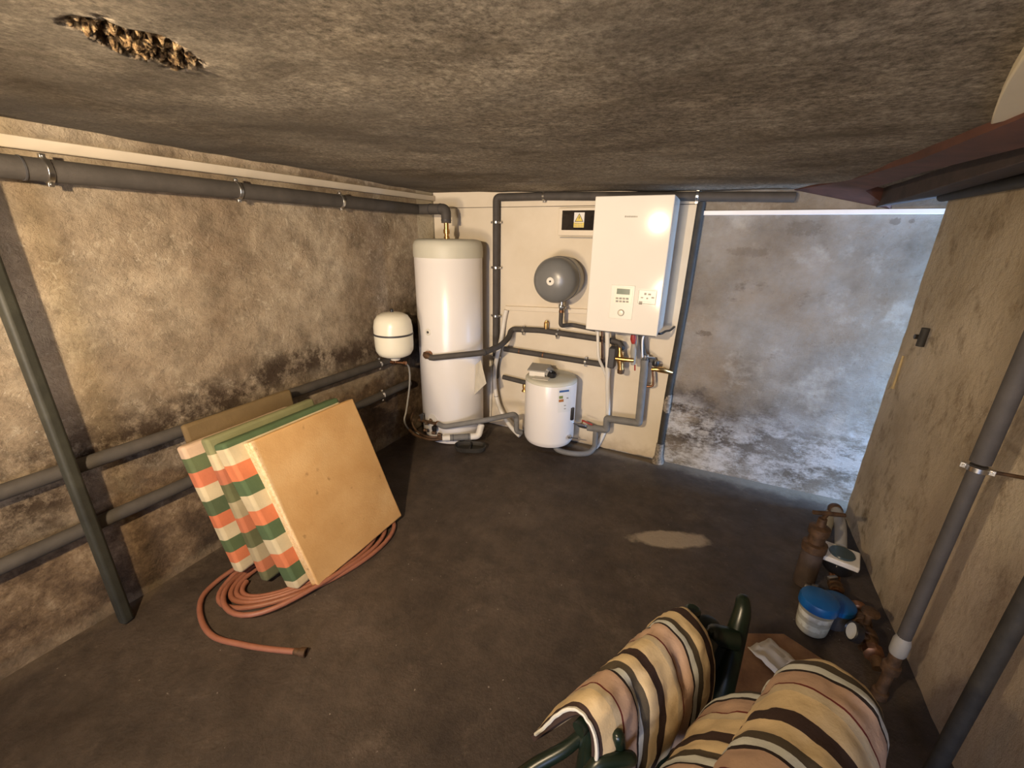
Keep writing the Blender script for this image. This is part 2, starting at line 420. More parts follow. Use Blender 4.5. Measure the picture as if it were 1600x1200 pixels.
def ceil_pt(x, y):
    z = ceil_z(x, y) + .012 * noise.noise(V((x * 1.3, y * 1.3, 4))) + .005 * noise.noise(V((x * 6, y * 6, 1)))
    z += .020 * math.exp(-((y - D) / .12) ** 2) * 0
    # broken patch: an elongated crater with loose rubble
    dx, dy = x + 0.988, y - 0.53
    c, s = math.cos(math.radians(20)), math.sin(math.radians(20))
    a = dx * c + dy * s; b_ = -dx * s + dy * c
    r = math.hypot(a / .072, b_ / .118) + .35 * noise.noise(V((x * 22, y * 22, 3)))
    k = max(0.0, min(1.0, (1.05 - r) / .22))
    if k > 0:
        ch = noise.cell(V((x * 130, y * 130, 7)))
        ch2 = noise.noise(V((x * 75, y * 75, 2)))
        z += k * (.012 + .016 * ch + .016 * ch2)
    return V((x, y, z)), k
xs = rng(XL - .06, -1.12, .05) + rng(-1.115, -.86, .0045) + rng(-.85, 2.3, .06)
ys = rng(YN, .36, .08) + rng(.365, .70, .0045) + rng(.71, D + .06, .05)
grid_obj('ceiling', xs, ys, ceil_pt, ceiling_mat(), True)
grid_obj('floor', rng(XL - .06, 2.3, .06), rng(YN, D + .06, .06),
         lambda x, y: V((x, y, .004 * noise.noise(V((x * 2, y * 2, 0))) - .003)), floor_mat())
grid_obj('wall_left', rng(YN, D + .03, .04), rng(-.05, 2.0, .04),
         lambda y, z: V((XL - .012 + .010 * noise.noise(V((y * 2.2, z * 2.2, 9))) + .005 * noise.noise(V((y * 9, z * 9, 5))) * (1 if y < 2.85 else .2), y, z)), wall_left_mat())
grid_obj('wall_back', rng(XL - .05, 2.3, .04), rng(-.05, 2.0, .04),
         lambda x, z: V((x, D + .006 + .006 * noise.noise(V((x * 2.2, z * 2.2, 2))) + .003 * noise.noise(V((x * 11, z * 11, 5))), z)), back_mat())
M_RIGHT = right_mat()
YE = 2.915   # free end of the tan wall: a slim passage remains between it and the back wall
b = MB()
ysr = rng(YN, YE, .05); zsr = rng(-.05, 1.99, .05)
front = [V((XR + .006 * noise.noise(V((y * 3, z * 3, 1))) + .004 * noise.noise(V((y * 12, z * 12, 3))), y, z)) for z in zsr for y in ysr]
n_ = len(ysr)
fs = [(j * n_ + i, j * n_ + i + 1, (j + 1) * n_ + i + 1, (j + 1) * n_ + i) for j in range(len(zsr) - 1) for i in range(n_ - 1)]
base_n = len(front); front2 = front + [V((XR + .16, YE, z)) for z in zsr] + [V((XR + .16, YN, z)) for z in zsr]
for j in range(len(zsr) - 1):
    fs.append((j * n_ + n_ - 1, base_n + j, base_n + j + 1, (j + 1) * n_ + n_ - 1))
    m2 = base_n + len(zsr)
    fs.append((base_n + j, m2 + j, m2 + j + 1, base_n + j + 1))
b.add(front2, fs); o = b.build('wall_right', M_RIGHT, smooth=50); o['kind'] = 'structure'
# near wall behind the camera with a doorway, and the far side of the passage
b = MB(); b.box((-1.2, YN - .06, 1), (2.2, .12, 2.2)); b.box((.92 + .7, YN - .06, 1), (1.4, .12, 2.2)); b.box((.4, YN - .06, 1.98), (1.1, .12, .16))
o = b.build('wall_near', M_RIGHT); o['kind'] = 'structure'
b = MB(); b.box((2.32, 1.6, 1), (.1, 3.4, 2.2)); o = b.build('wall_passage', M_RIGHT); o['kind'] = 'structure'

# cream boards on the back wall
yb = D - .004
def ragged(x0, x1, z0, z1, st, seed, am):
    """outline with a ragged bottom and right edge"""
    pts = []
    for x in rng(x0, x1, st): pts.append((x, yb, z0 + am * noise.noise(V((x * 14, seed, 0)))))
    for z in rng(z0 + .03, z1, st): pts.append((x1 + .25 * am * noise.noise(V((z * 12, seed, 4))), yb, z))
    pts.append((x0, yb, z1)); return pts
b = MB(); b.prism(ragged(XL, -.172, .012, 1.838, .03, 2, .018), (0, -.008, 0))
o = b.build('wall_panel', M_PANEL, bev=.0015); o['kind'] = 'structure'
b = MB(); b.prism([(XL, yb, 1.842), (-.172, yb, 1.842), (-.172, yb, 1.935), (XL, yb, 1.975)], (0, -.007, 0))
o = b.build('trim_1', M_PANEL, bev=.0015); o['kind'] = 'structure'
YP = D - .012    # face of the boards

# ------------------------------------------------------------------ fixings and pipes
def clamp(pipe, p, t, r, mat=None, lug=(0, 0, 1), label=None):
    """steel pipe clip: band with two screw lugs"""
    p = V(p); t = V(t).normalized(); b = MB()
    b.lathe(p - t * .009, t, [(r, 0), (r + .004, .001), (r + .004, .017), (r, .018)], 20)
    l = V(lug); l = (l - t * l.dot(t)).normalized()
    for s in (1, -1):
        q = p + l * s * (r + .007)
        b.box(q, (.016, .016, .016), Matrix((t, l, t.cross(l))).transposed())
        w = t.cross(l); b.cyl(q - w * .012, q + w * .012, .004, 8)
    return b.build('clamp', mat or M_CHROME, pipe, label, bev=.001)
def ring(pipe, p, t, r, mat, h=.02, name='joint'):
    p = V(p); t = V(t).normalized()
    return MB().lathe(p - t * h / 2, t, [(r * .9, 0), (r, h * .1), (r, h * .9), (r * .9, h)], 18).build(name, mat, pipe)
def pipe(name, label, cat, pts, r, mat, rad=.05, group=None, part='tube', n=16, path=None):
    pts = [V(p) for p in pts]
    t = thing(name, label, cat, pts[0], group)
    MB().tube(path or fillet(pts, rad), r, n).build(part, mat, t)
    return t

# cream cable trunking along the top of the left wall
t = thing('cable_trunking', 'long cream cable trunking running along the top of the left wall', 'trunking', (XL, 1, 1.9))
a0, a1 = V((XL, YN + .1, 1.868)), V((XL, D - .02, 1.912))
b = MB(); b.hexa([a0 + V((0, 0, -.02)), a0 + V((.022, 0, -.02)), a1 + V((.022, 0, -.02)), a1 + V((0, 0, -.02)), a0 + V((0, 0, .02)), a0 + V((.022, 0, .02)), a1 + V((.022, 0, .02)), a1 + V((0, 0, .02))])
b.build('channel', M_TRUNK, t, bev=.003)
b = MB(); b.hexa([a0 + V((.022, 0, -.017)), a0 + V((.024, 0, -.017)), a1 + V((.024, 0, -.017)), a1 + V((.022, 0, -.017)), a0 + V((.022, 0, .017)), a0 + V((.024, 0, .017)), a1 + V((.024, 0, .017)), a1 + V((.022, 0, .017))])
b.build('lid', M_TRUNK, t)
# white trunking across the bare back wall
t = thing('cable_trunking', 'thin bright white trunking strip across the top of the stained grey back wall', 'trunking', (.4, D, 1.787))
MB().box(((-.155 + 1.25) / 2, D - .008, 1.787), (1.405, .026, .026)).build('channel', M_TRUNKW, t, bev=.002)

# upper insulated pipe on the left wall, turning down into the tank
xp = XL + .072
t = pipe('heating_pipe', 'thick grey pipe under the left wall trunking, bending down into the tall tank', 'pipe',
         [(xp, YN + .2, 1.812), (xp, 2.80, 1.812), (-1.883, 2.80, 1.812), (-1.883, 2.80, 1.715)], .037, M_INS, .03, part='insulation')
for y, rr in ((.75, .037), (1.41, .037), (2.039, .037), (-.6, .037)):
    clamp(t, (xp, y, 1.812), (0, 1, 0), rr)
for p, d in (((xp, .69, 1.812), (0, 1, 0)), ((-2.02, 2.80, 1.812), (1, 0, 0)), ((-1.93, 2.80, 1.812), (1, 0, 0)), ((-1.883, 2.80, 1.735), (0, 0, 1))):
    ring(t, p, d, .0395, M_DGREY, .006, 'joint')
b = MB(); b.lathe((-1.883, 2.80, 1.59), (0, 0, 1), [(.022, 0), (.022, .03), (.017, .032), (.017, .05), (.024, .052), (.024, .08), (.018, .082), (.018, .14)], 16)
b.build('brass_fitting', M_BRASS, t, 'shiny brass fitting')
# two lower pipes
xl = XL + .037
for zz, zn, lab in ((.7235, 0, 'upper of the two low grey pipes along the left wall, behind the cushions'), (.472, 1, 'lower of the two low grey pipes along the left wall, nearer the floor')):
    q0, q1 = (P(0, 770, 0, xl), P(575, 574, 0, xl)) if zn == 0 else (P(0, 886, 0, xl), P(640, 598, 0, xl))
    sl = (q1.z - q0.z) / (q1.y - q0.y); zat = lambda y: q0.z + sl * (y - q0.y)
    t = pipe('heating_pipe', lab, 'pipe', [(xl, YN + .2, zat(-.3)), (xl, -.3, zat(-.3)), (xl, 2.60, zat(2.6))], .029, M_INS, .02, 'low pipes along the left wall', 'insulation')
    for yc in (2.275, -.35): clamp(t, (xl, yc, zat(max(yc, -.3))), (0, 1, 0), .029)
    for k in (0.1, 1.5): ring(t, (xl, k, zat(k)), (0, 1, 0), .0305, M_DGREY, .005)
# upright post on the left
t = thing('steel_post', 'upright dark post standing against the left wall in front of the low pipes', 'post', (-2.108, .540, 0))
b = MB(); b.box((-2.108, .540, .985), (.043, .043, 1.97), Matrix.Rotation(.2, 3, 'Z')); b.build('shaft', M_POST, t, bev=.012, segs=3)
# tall tank
TX, TY, TR = -1.872, 2.797, .2575
t = thing('hot_water_tank', 'tall white cylindrical hot water tank in the back left corner', 'water tank', (TX, TY, 0))
MB().lathe((TX, TY, 0), (0, 0, 1), [(.225, 0), (.235, .008), (.238, .055), (.250, .058), (TR, .075), (TR, 1.472), (TR - .003, 1.476)], 64).build('body', M_WHITE, t)
MB().lathe((TX, TY, 0), (0, 0, 1), [(TR - .003, 1.472), (TR + .004, 1.474), (TR + .005, 1.50), (TR + .003, 1.555), (TR - .006, 1.583), (TR - .022, 1.597), (TR - .06, 1.604), (0.001, 1.606)], 64).build('cap', M_CAPGREY, t, 'grey beige plastic top cap')
def on_tank(px, py):
    """point on the tank's skin in a photo pixel's direction"""
    d = FW + R2 * ((px - 800) / F_PX) - U2 * ((py - 600) / F_PX)
    cx, cy = TX, TY; A = d.x ** 2 + d.y ** 2; B = -2 * (d.x * cx + d.y * cy); Cc = cx * cx + cy * cy - TR ** 2
    k = (-B - math.sqrt(max(0, B * B - 4 * A * Cc))) / (2 * A); p = EYE + d * k
    return p, V((p.x - cx, p.y - cy, 0)).normalized()
p, nn = on_tank(669, 519)
MB().lathe(p - nn * .003, nn, [(.026, 0), (.026, .006), (.022, .009), (.012, .009), (.011, .004)], 24).build('sensor_port', M_PLASTW, t)
MB().lathe(p + nn * .002, nn, [(.009, 0), (.009, .005), (.004, .006)], 16).build('port_plug', M_DGREY, t)
# folded paper tag on the tank
p0, n0 = on_tank(742, 570); p1, n1 = on_tank(741, 616)
q0 = P(751, 563, 1, 2.60); q1 = P(759.5, 599, 1, 2.585)
b = MB(); b.prism([p0 + n0 * .004, q0, q1, p1 + n1 * .004], (n0 * .003)); b.build('care_leaflet', M_PAPER, t, 'folded paper leaflet', smooth=20)
for zc in (.30, 1.25):
    pass
# tank mid outlet and pipe rising to the board
pA, nA = on_tank(672, 553)
b = MB(); b.cyl(pA - nA * .01, pA + nA * .035, .024, 18); b.lathe(pA + nA * .03, nA, [(.03, 0), (.03, .02), (.022, .024)], 8)
ow = b.build('tank_outlet', M_COPPER, t, 'tarnished copper outlet')
YA = YP - .045
A = [pA + nA * .05, P(690, 557.5, 1, 2.47), P(756, 551, 1, 2.62), P(781, 541, 1, 2.80), P(795, 528, 1, 2.95), P(799, 514, 1, YA), P(845, 516, 1, YA), P(952, 532, 1, YA), P(966, 535, 1, YA), P(973, 547, 1, YA)]
A[0] = pA + nA * .045 + V((.035, 0, -.012)); A[1] = A[0] + V((.03, .0, .0))
MB().tube([pA + nA * .045 + V((-.015, 0, .006)), pA + nA * .047 + V((.01, 0, .0)), A[0] + V((.012, 0, 0))], [.020, .026, .020], 14).build('outlet_elbow', M_RUST, t, 'tarnished brass elbow')
t2 = pipe('flow_pipe', 'grey insulated pipe from the tall tank bending up and across the cream board', 'pipe', A, .0225, M_INS, .05, part='insulation')
for px in (818, 871): 
    q = P(px, 514 + (px - 799) * .108, 1, YA); clamp(t2, q, (1, 0, -.06), .0225)
q = P(853, 519.5, 1, YA)
MB().lathe(q + V((0, 0, .01)), (0, 0, 1), [(.014, 0), (.014, .03), (.019, .032), (.019, .07), (.012, .075), (.01, .085)], 14).build('air_vent', M_BRASS, t2, 'small brass air vent')
for px in (742, 765): ring(t2, P(px, 551, 1, 2.6) * 0 + (A[2] * (1 - (px - 742) / 40) + A[3] * ((px - 742) / 40)), (A[3] - A[2]), .024, M_DGREY, .004)
# second horizontal pipe
Bz = [P(788, 545, 1, YA), P(955, 571.5, 1, YA)]
t2 = pipe('return_pipe', 'straight grey insulated pipe across the middle of the cream board above the small heater', 'pipe', Bz, .0225, M_INS, part='insulation')
q = P(915, 565, 1, YA); clamp(t2, q, Bz[1] - Bz[0], .0225)
for px in (812, 849): ring(t2, P(px, 545 + (px - 788) * .158, 1, YA), Bz[1] - Bz[0], .0238, M_COPPER, .010)
# short pipe into the heater
t2 = pipe('supply_pipe', 'short grey insulated pipe entering the small heater from the left', 'pipe', [P(786, 589, 1, YA), P(822, 598, 1, YA)], .020, M_INS, part='insulation')
MB().lathe(P(820, 600, 1, YA), (0, 0, -1), [(.016, 0), (.02, .01), (.02, .035), (.012, .04), (.026, .06), (.026, .066), (.01, .07)], 14).build('drain_valve', M_BRASS, t2)
# vertical pipe at the left of the board and the ceiling run
VX = -1.597
zc = 1.905
pts = [(VX, YA, .47), (VX, YA, zc), P(850, 304, 1, YA) * 0 + V((-1.2, YA, zc + .0)), V((-.2, YA, 1.881)), V((.33, YA, 1.866))]
t2 = pipe('riser_pipe', 'grey insulated riser left on the cream board, turning along under the ceiling', 'pipe', pts, .0275, M_INS, .03, part='insulation')
for z in (1.729, 1.394, 1.011, .66): clamp(t2, (VX, YA, z), (0, 0, 1), .0275, lug=(1, 0, 0))
clamp(t2, (-1.21, YA, zc), (1, 0, 0), .0275)
clamp(t2, (-.19, YA, 1.881), (1, 0, 0), .0275)

# small white expansion vessel on the left wall
ex, ey = -2.046, 2.32
t = thing('expansion_vessel', 'small cream white expansion vessel on the left wall beside the tall tank', 'vessel', (ex, ey, .77))
MB().lathe((ex, ey, .782), (0, 0, 1), [(.03, 0), (.08, .004), (.115, .02), (.132, .05), (.136, .085), (.137, .17)], 40).build('lower_shell', M_CREAMV, t)
MB().lathe((ex, ey, .782), (0, 0, 1), [(.137, .176), (.136, .225), (.128, .268), (.108, .30), (.075, .318), (.03, .326), (.001, .328)], 40).build('upper_shell', M_CREAMV, t)
MB().lathe((ex, ey, .782), (0, 0, 1), [(.137, .166), (.1405, .168), (.1405, .178), (.137, .180)], 40).build('seam_ring', M_DGREY, t)
MB().lathe((ex, ey, .782), (0, 0, 1), [(.012, .32), (.012, .345), (.006, .35)], 12).build('valve_cap', M_BLACK, t)
MB().lathe((ex, ey, .755), (0, 0, 1), [(.03, 0), (.034, .004), (.034, .028), (.045, .032)], 20).build('neck', M_PLASTW, t)
b = MB(); b.cyl((ex, ey, .735), (ex, ey, .757), .014); b.cyl((ex - .04, ey - .01, .735), (ex + .07, ey + .02, .735), .011); b.lathe((ex + .06, ey + .018, .735), (1, .2, 0), [(.016, 0), (.016, .018)], 6)
b.lathe((ex - .03, ey - .008, .735), (1, .2, 0), [(.015, 0), (.015, .018)], 6)
b.build('elbow_fitting', M_COPPER, t, 'tarnished copper tee')
MB().box((XL + .03, ey, .95), (.06, .05, .03)).build('bracket', M_DGREY, t)
hp = [V((ex + .07, ey + .02, .735)), P(639, 575, 0, -1.985), P(640, 600, 0, -1.99), P(635, 640, 0, -2.0), P(632, 658, 0, -2.0), P(640, 672, 2, .10), P(655, 678, 2, .085)]
t = pipe('braided_hose', 'thin pale hose hanging from the small white vessel down to the fittings', 'hose', hp, .0065, M_PLASTG, path=spline(hp), part='tube', n=10)

# rusty fittings at the foot of the tank
def gp(px, py, z): return P(px, py, 2, z)
t = thing('brass_manifold', 'cluster of tarnished brass fittings and pipes at the foot of the tall tank', 'pipe fitting', gp(660, 680, 0))
mp = [gp(640, 672, .12), gp(652, 681, .10), gp(675, 687, .10), gp(700, 684, .10)]
MB().tube(spline(mp), .012, 10).build('feed_tube', M_RUST, t)
mp2 = [gp(648, 640, .26), gp(643, 655, .20), gp(650, 672, .13), gp(668, 682, .115), gp(690, 683, .11)]
MB().tube(spline(mp2), .008, 8).build('bent_tube', M_RUST, t)
for (px, py, z) in ((660, 657, .2), (666, 661, .19), (673, 657, .21), (680, 663, .18), (664, 672, .14), (677, 676, .13), (686, 679, .12)):
    q = gp(px, py, z); MB().lathe(q - V((.015, 0, 0)), (1, .4, -.2), [(.010, 0), (.016, .004), (.016, .018), (.012, .02), (.012, .03)], 8).build('nut', M_RUST, t)
b = MB(); pv = [gp(654, 656, .2), gp(672, 660, .2), gp(690, 664, .2)]
b.tube(spline(pv), .013, 10); b.build('valve_body', M_RUST, t)
b = MB(); q = gp(659, 652, .23); b.box(q, (.01, .03, .05)); b.box(q + V((.0, .0, .025)), (.012, .055, .01)); b.build('lever', M_DGREY, t, bev=.002)
b = MB(); q = gp(679, 672, .15); b.lathe(q, (0, 0, 1), [(.02, 0), (.022, .01), (.022, .03), (.015, .035)], 14); b.build('drain_knob', M_BLACK, t)
pE, nE = on_tank(676, 655)
b = MB(); b.lathe(pE - nE * .005, nE, [(.045, 0), (.045, .008), (.03, .01)], 24); b.build('collar', M_PLASTW, t)
# bottom flow pipe to heater
E_ = [gp(684, 662, .20), gp(693, 667, .20), P(762, 656, 1, 2.62), P(803, 647, 1, 2.80), P(807, 651, 1, 2.83), P(807, 674, 1, 2.83), P(815, 676, 1, 2.86)]
t = pipe('return_pipe', 'grey insulated pipe from the foot of the tall tank across to the small heater', 'pipe', E_, .021, M_INSL, .035, part='insulation')
ring(t, E_[0], E_[1] - E_[0], .022, M_COPPER, .02, 'joint')
# sleeve with white elbow
sl = [gp(703, 684, .10), gp(737, 682, .10)]
t = thing('waste_pipe', 'short grey sleeve with white ends lying low in front of the tall tank', 'pipe', sl[0])
MB().cyl(sl[0], sl[1], .026, 18).build('sleeve', M_INSL, t)
d = (sl[1] - sl[0]).normalized()
MB().tube(fillet([sl[1] - d * .01, sl[1] + d * .055, sl[1] + d * .06 + V((.0, .04, .09))], .04), .027, 16).build('elbow', M_PLASTW, t, 'white elbow')
MB().cyl(sl[0] - d * .06, sl[0] + d * .01, .024, 18).build('end_socket', M_PLASTW, t, 'white socket')
for s in (0.15, .85): ring(t, sl[0] * (1 - s) + sl[1] * s, d, .0275, M_DGREY, .006)
for px in (1,):
    MB().box(gp(722, 688, .035), (.03, .03, .075)).build('support', M_DGREY, t)
# dark oval tray
def oval(cx, cy, a, b_, z, ang, n=28, pw=2.8):
    out = []
    for i in range(n):
        th = 2 * math.pi * i / n; c, s = math.cos(th), math.sin(th)
        x = a * math.copysign(abs(c) ** (2 / pw), c); y = b_ * math.copysign(abs(s) ** (2 / pw), s)
        out.append(V((cx + x * math.cos(ang) - y * math.sin(ang), cy + x * math.sin(ang) + y * math.cos(ang), z)))
    return out
tc = gp(735, 699, .02); tx, ty = tc.x, tc.y; ta = math.radians(24)
t = thing('drip_tray', 'small dark oval tray on the floor in front of the tall tank', 'tray', (tx, ty, 0))
b = MB(); L = [oval(tx, ty, .115, .062, .002, ta), oval(tx, ty, .128, .073, .042, ta), oval(tx, ty, .118, .064, .042, ta), oval(tx, ty, .106, .054, .012, ta)]
n = 28; b.add([p for r in L for p in r], [(j * n + i, j * n + (i + 1) % n, (j + 1) * n + (i + 1) % n, (j + 1) * n + i) for j in range(3) for i in range(n)] + [tuple(range(n))[::-1], tuple(range(3 * n, 4 * n))])
b.build('dish', M_DARKPIPE, t, smooth=50)
R = Matrix.Rotation(ta, 3, 'Z')
MB().box((tx, ty, .034), (.012, .118, .012), R).build('divider', M_DARKPIPE, t, bev=.002)

# small water heater
HX, HY, HR, HB, HT = -1.030, 2.895, .198, .094, .628
t = thing('water_heater', 'small white cylindrical water heater low on the cream board', 'water heater', (HX, HY, HB))
MB().lathe((HX, HY, HB), (0, 0, 1), [(.15, 0), (.18, .006), (HR - .004, .03), (HR, .05), (HR, .50), (HR - .002, .505)], 56).build('body', M_WHITE, t)
MB().lathe((HX, HY, HB), (0, 0, 1), [(HR - .003, .502), (HR + .001, .506), (HR, .518), (HR - .008, .528), (HR - .03, .533), (.001, .536)], 56).build('cap', M_CAPGREY, t, 'grey beige plastic lid')
def on_heater(px, py):
    d = FW + R2 * ((px - 800) / F_PX) - U2 * ((py - 600) / F_PX)
    A_ = d.x ** 2 + d.y ** 2; B_ = -2 * (d.x * HX + d.y * HY); C_ = HX * HX + HY * HY - HR ** 2
    k = (-B_ - math.sqrt(max(0, B_ * B_ - 4 * A_ * C_))) / (2 * A_); p = EYE + d * k
    return p, V((p.x - HX, p.y - HY, 0)).normalized()
def curved_patch(name, px0, py0, px1, py1, mat, parent, lift=.0012, label=None):
    b = MB(); rows = []; k = 6
    for j in (0, 1):
        for i in range(k + 1):
            p, nn = on_heater(px0 + (px1 - px0) * i / k, (py0, py1)[j] - (px0 + (px1 - px0) * i / k - px0) * .12)
            rows.append(p + nn * lift)
    b.add(rows, [(i, i + 1, k + 2 + i, k + 1 + i) for i in range(k)])
    return b.build(name, mat, parent, label)
M_LABELW = simple('label_white', (.74, .72, .68), .4, var=.01); M_LBLUE = simple('label_blue', (.05, .12, .30), .4, var=.05)
M_LGREEN = simple('label_green', (.20, .24, .07), .4, var=.05); M_LORANGE = simple('label_orange', (.42, .16, .05), .4, var=.05)
lab = curved_patch('energy_label', 871.5, 607, 892, 645, M_LABELW, t, .0008, 'printed energy label')
for nm, a in (('blue_heading', (874, 610.5, 889, 613.5, M_LBLUE)), ('green_mark', (873.5, 619, 879.5, 623.2, M_LGREEN)), ('orange_mark', (873, 624.5, 880.5, 628.5, M_LORANGE)),
              ('grey_mark', (885, 621, 888, 623, M_PRINT)), ('grey_mark', (881, 633, 884, 634.5, M_PRINT)), ('grey_mark', (881, 638, 884, 639.5, M_PRINT))):
    o = curved_patch(nm, *a, lab, .0016)
p, nn = on_heater(895, 640); pp, _ = on_heater(896, 655)
MB().box((HX + .193, HY - .045, HB + .27), (.03, .03, .10), Matrix.Rotation(math.radians(-12), 3, 'Z')).build('cable_bracket', M_BLACK, t, bev=.004)
# control box on top of the heater
bx = MB(); c0 = P(834, 580, 1, 2.86); c0 = V((-1.125, 2.865, HT + .022)); Rb = Matrix.Rotation(math.radians(6), 3, 'Z')
bx.box(c0, (.125, .10, .048), Rb); bx.build('control_box', M_PLASTW, t, bev=.004)
b = MB(); Rt = Rb @ Matrix.Rotation(math.radians(9), 3, 'X'); b.box(c0 + V((0.0, .012, .031)), (.155, .135, .010), Rt); b.box(c0 + V((.075, .02, .012)), (.045, .10, .045), Rb @ Matrix.Rotation(math.radians(35), 3, 'Y')); b.build('box_lid', M_PLASTG, t, 'grey tilted box lid', bev=.002)
MB().lathe(c0 + V((.105, -.012, -.022)), (.35, 0, 1), [(.03, 0), (.034, .005), (.034, .04), (.026, .045), (.024, .02)], 18).build('cable_gland', M_BLACK, t)
MB().box(c0 + V((.055, -.085, -.018)), (.12, .07, .004), Matrix.Rotation(math.radians(8), 3, 'Z')).build('instruction_sticker', M_PAPER, t)
# heater right hand fittings
q = V((HX + .175, HY - .07, .185))
t = thing('drain_tap', 'tiny chrome tap at the right foot of the small heater', 'tap', q)
b = MB(); b.cyl(q, q + V((.03, -.01, -.0)), .010, 12); b.lathe(q + V((.025, -.01, .0)), (0, -1, 0), [(.014, -.012), (.016, 0), (.010, .014)], 14); b.build('body', M_CHROME, t)
MB().cyl(q + V((.03, -.005, -.006)), q + V((.085, .015, -.012)), .005, 8).build('lever', M_DGREY, t)

# grey flat expansion vessel
gx, gz = -1.012, 1.346
t = thing('expansion_vessel', 'round grey expansion vessel facing out from the cream board left of the boiler', 'vessel', (gx, YP, gz))
gy = YP - .375
MB().lathe((gx, gy, gz), (0, 1, 0), [(.001, 0), (.05, .003), (.09, .013), (.122, .032), (.145, .058), (.155, .085), (.156, .165)], 48).build('front_shell', M_GREYV, t)
MB().lathe((gx, gy, gz), (0, 1, 0), [(.156, .172), (.156, .262), (.146, .29), (.122, .318), (.09, .338), (.05, .348), (.001, .35)], 48).build('rear_shell', M_GREYV, t)
MB().lathe((gx, gy, gz), (0, 1, 0), [(.156, .163), (.1595, .164), (.1595, .173), (.156, .174)], 48).build('seam_ring', M_DGREY, t)
MB().lathe((gx, gy - .003, gz), (0, 1, 0), [(.026, 0), (.028, .003), (.028, .008)], 24).build('centre_disc', M_PLASTW, t, 'white centre disc')
MB().lathe((gx, gy - .010, gz), (0, 1, 0), [(.006, 0), (.007, .004), (.007, .01)], 12).build('valve_stem', M_BLACK, t)
MB().box((gx, YP - .015, gz), (.09, .035, .05)).build('wall_bracket', M_DGREY, t)
va = [V((gx + .015, gy + .22, gz - .152)), V((gx + .018, gy + .22, 1.13))]
b = MB(); b.cyl(va[0], va[0] + V((.0, 0, -.05)), .017, 14); b.lathe(va[0] + V((0, 0, -.03)), (0, 0, -1), [(.02, 0), (.023, .004), (.023, .022), (.018, .026)], 8); b.cyl(va[0] + V((.0, -.0, -.045)), va[0] + V((.035, -.01, -.05)), .008, 10); b.build('isolating_valve', M_CHROME, t)
pv = [va[0] + V((0, 0, -.05)), V((va[0].x, va[0].y, 1.005)), V((va[0].x + .05, YP - .05, 1.002)), P(930, 515, 1, YP - .05)]
t = pipe('connecting_pipe', 'dark insulated elbow pipe from under the round grey vessel to the boiler', 'pipe', pv, .016, M_INS, .03, part='insulation')
ring(t, pv[0] + V((0, 0, -.03)), (0, 0, 1), .018, M_COPPER, .02)

# fuse box with warning sign
fy = YP
t = thing('fuse_box', 'flat dark glazed fuse box with yellow warning sign left of the boiler', 'fuse box', (-1.0, fy, 1.75))
a, b_, c, d = P(874, 325, 1, fy - .03), P(940, 325, 1, fy - .03), P(940, 368, 1, fy - .03), P(874, 368, 1, fy - .03)
x0, x1, z1, z0 = a.x, b_.x + .02, a.z, d.z
MB().box(((x0 + x1) / 2, fy - .02, (z0 + z1) / 2), (x1 - x0, .04, z1 - z0)).build('case', M_CASE, t, bev=.004)
w0, w1 = P(879, 329, 1, fy - .04), P(934, 360, 1, fy - .04)
M_DOOR = simple('smoked_door', (.018, .014, .011), .12, var=.3, scale=12)
MB().box(((w0.x + w1.x) / 2, fy - .042, (w0.z + w1.z) / 2), (w1.x - w0.x, .006, w0.z - w1.z)).build('door', M_DOOR, t, 'smoked dark door', bev=.002)
s0, s1 = P(897.5, 332, 1, fy - .046), P(912, 355.5, 1, fy - .046)
sx, sz = (s0.x + s1.x) / 2, (s0.z + s1.z) / 2; sw, sh = s1.x - s0.x, s0.z - s1.z
M_YEL = simple('sign_yellow', (.72, .56, .10), .4, var=.04)
sg = MB().box((sx, fy - .0455, sz), (sw, .0015, sh)).build('warning_sign', M_LABELW, t, 'white and yellow warning sign')
yf = fy - .0466
def tri(s, cx, cz, y, nm, mat):
    MB().prism([(cx - .5 * s, y, cz - .43 * s), (cx + .5 * s, y, cz - .43 * s), (cx, y, cz + .43 * s)], (0, .0008, 0)).build(nm, mat, sg)
tri(sw * .86, sx, sz + sh * .16, yf, 'triangle_border', M_BLACK); tri(sw * .68, sx, sz + sh * .145, yf - .0006, 'triangle', M_YEL)
MB().prism([(sx + .001, yf - .0012, sz + sh * .24), (sx + .006, yf - .0012, sz + sh * .24), (sx + .001, yf - .0012, sz + sh * .15), (sx + .005, yf - .0012, sz + sh * .15), (sx - .002, yf - .0012, sz + sh * .0), (sx, yf - .0012, sz + sh * .12), (sx - .005, yf - .0012, sz + sh * .12)], (0, .0005, 0)).build('bolt_symbol', M_BLACK, sg)
MB().box((sx, yf, sz - sh * .33), (sw, .0008, sh * .33)).build('caption_field', M_YEL, sg)
b = MB()
for k, (xx, ww) in enumerate(((-.28, .2), (-.02, .22), (.25, .2))): b.box((sx + xx * sw, yf - .0007, sz - sh * .25), (ww * sw, .0006, sh * .05))
for k, (xx, ww) in enumerate(((-.3, .25), (.02, .26), (.32, .2))): b.box((sx + xx * sw, yf - .0007, sz - sh * .40), (ww * sw, .0006, sh * .05))
b.build('caption_marks', M_PRINT, sg)
MB().box(((x0 + x1) / 2, fy - .014, P(880, 371, 1, fy).z), (x1 - x0 - .03, .028, .006)).build('base_lip', M_PLASTG, t)
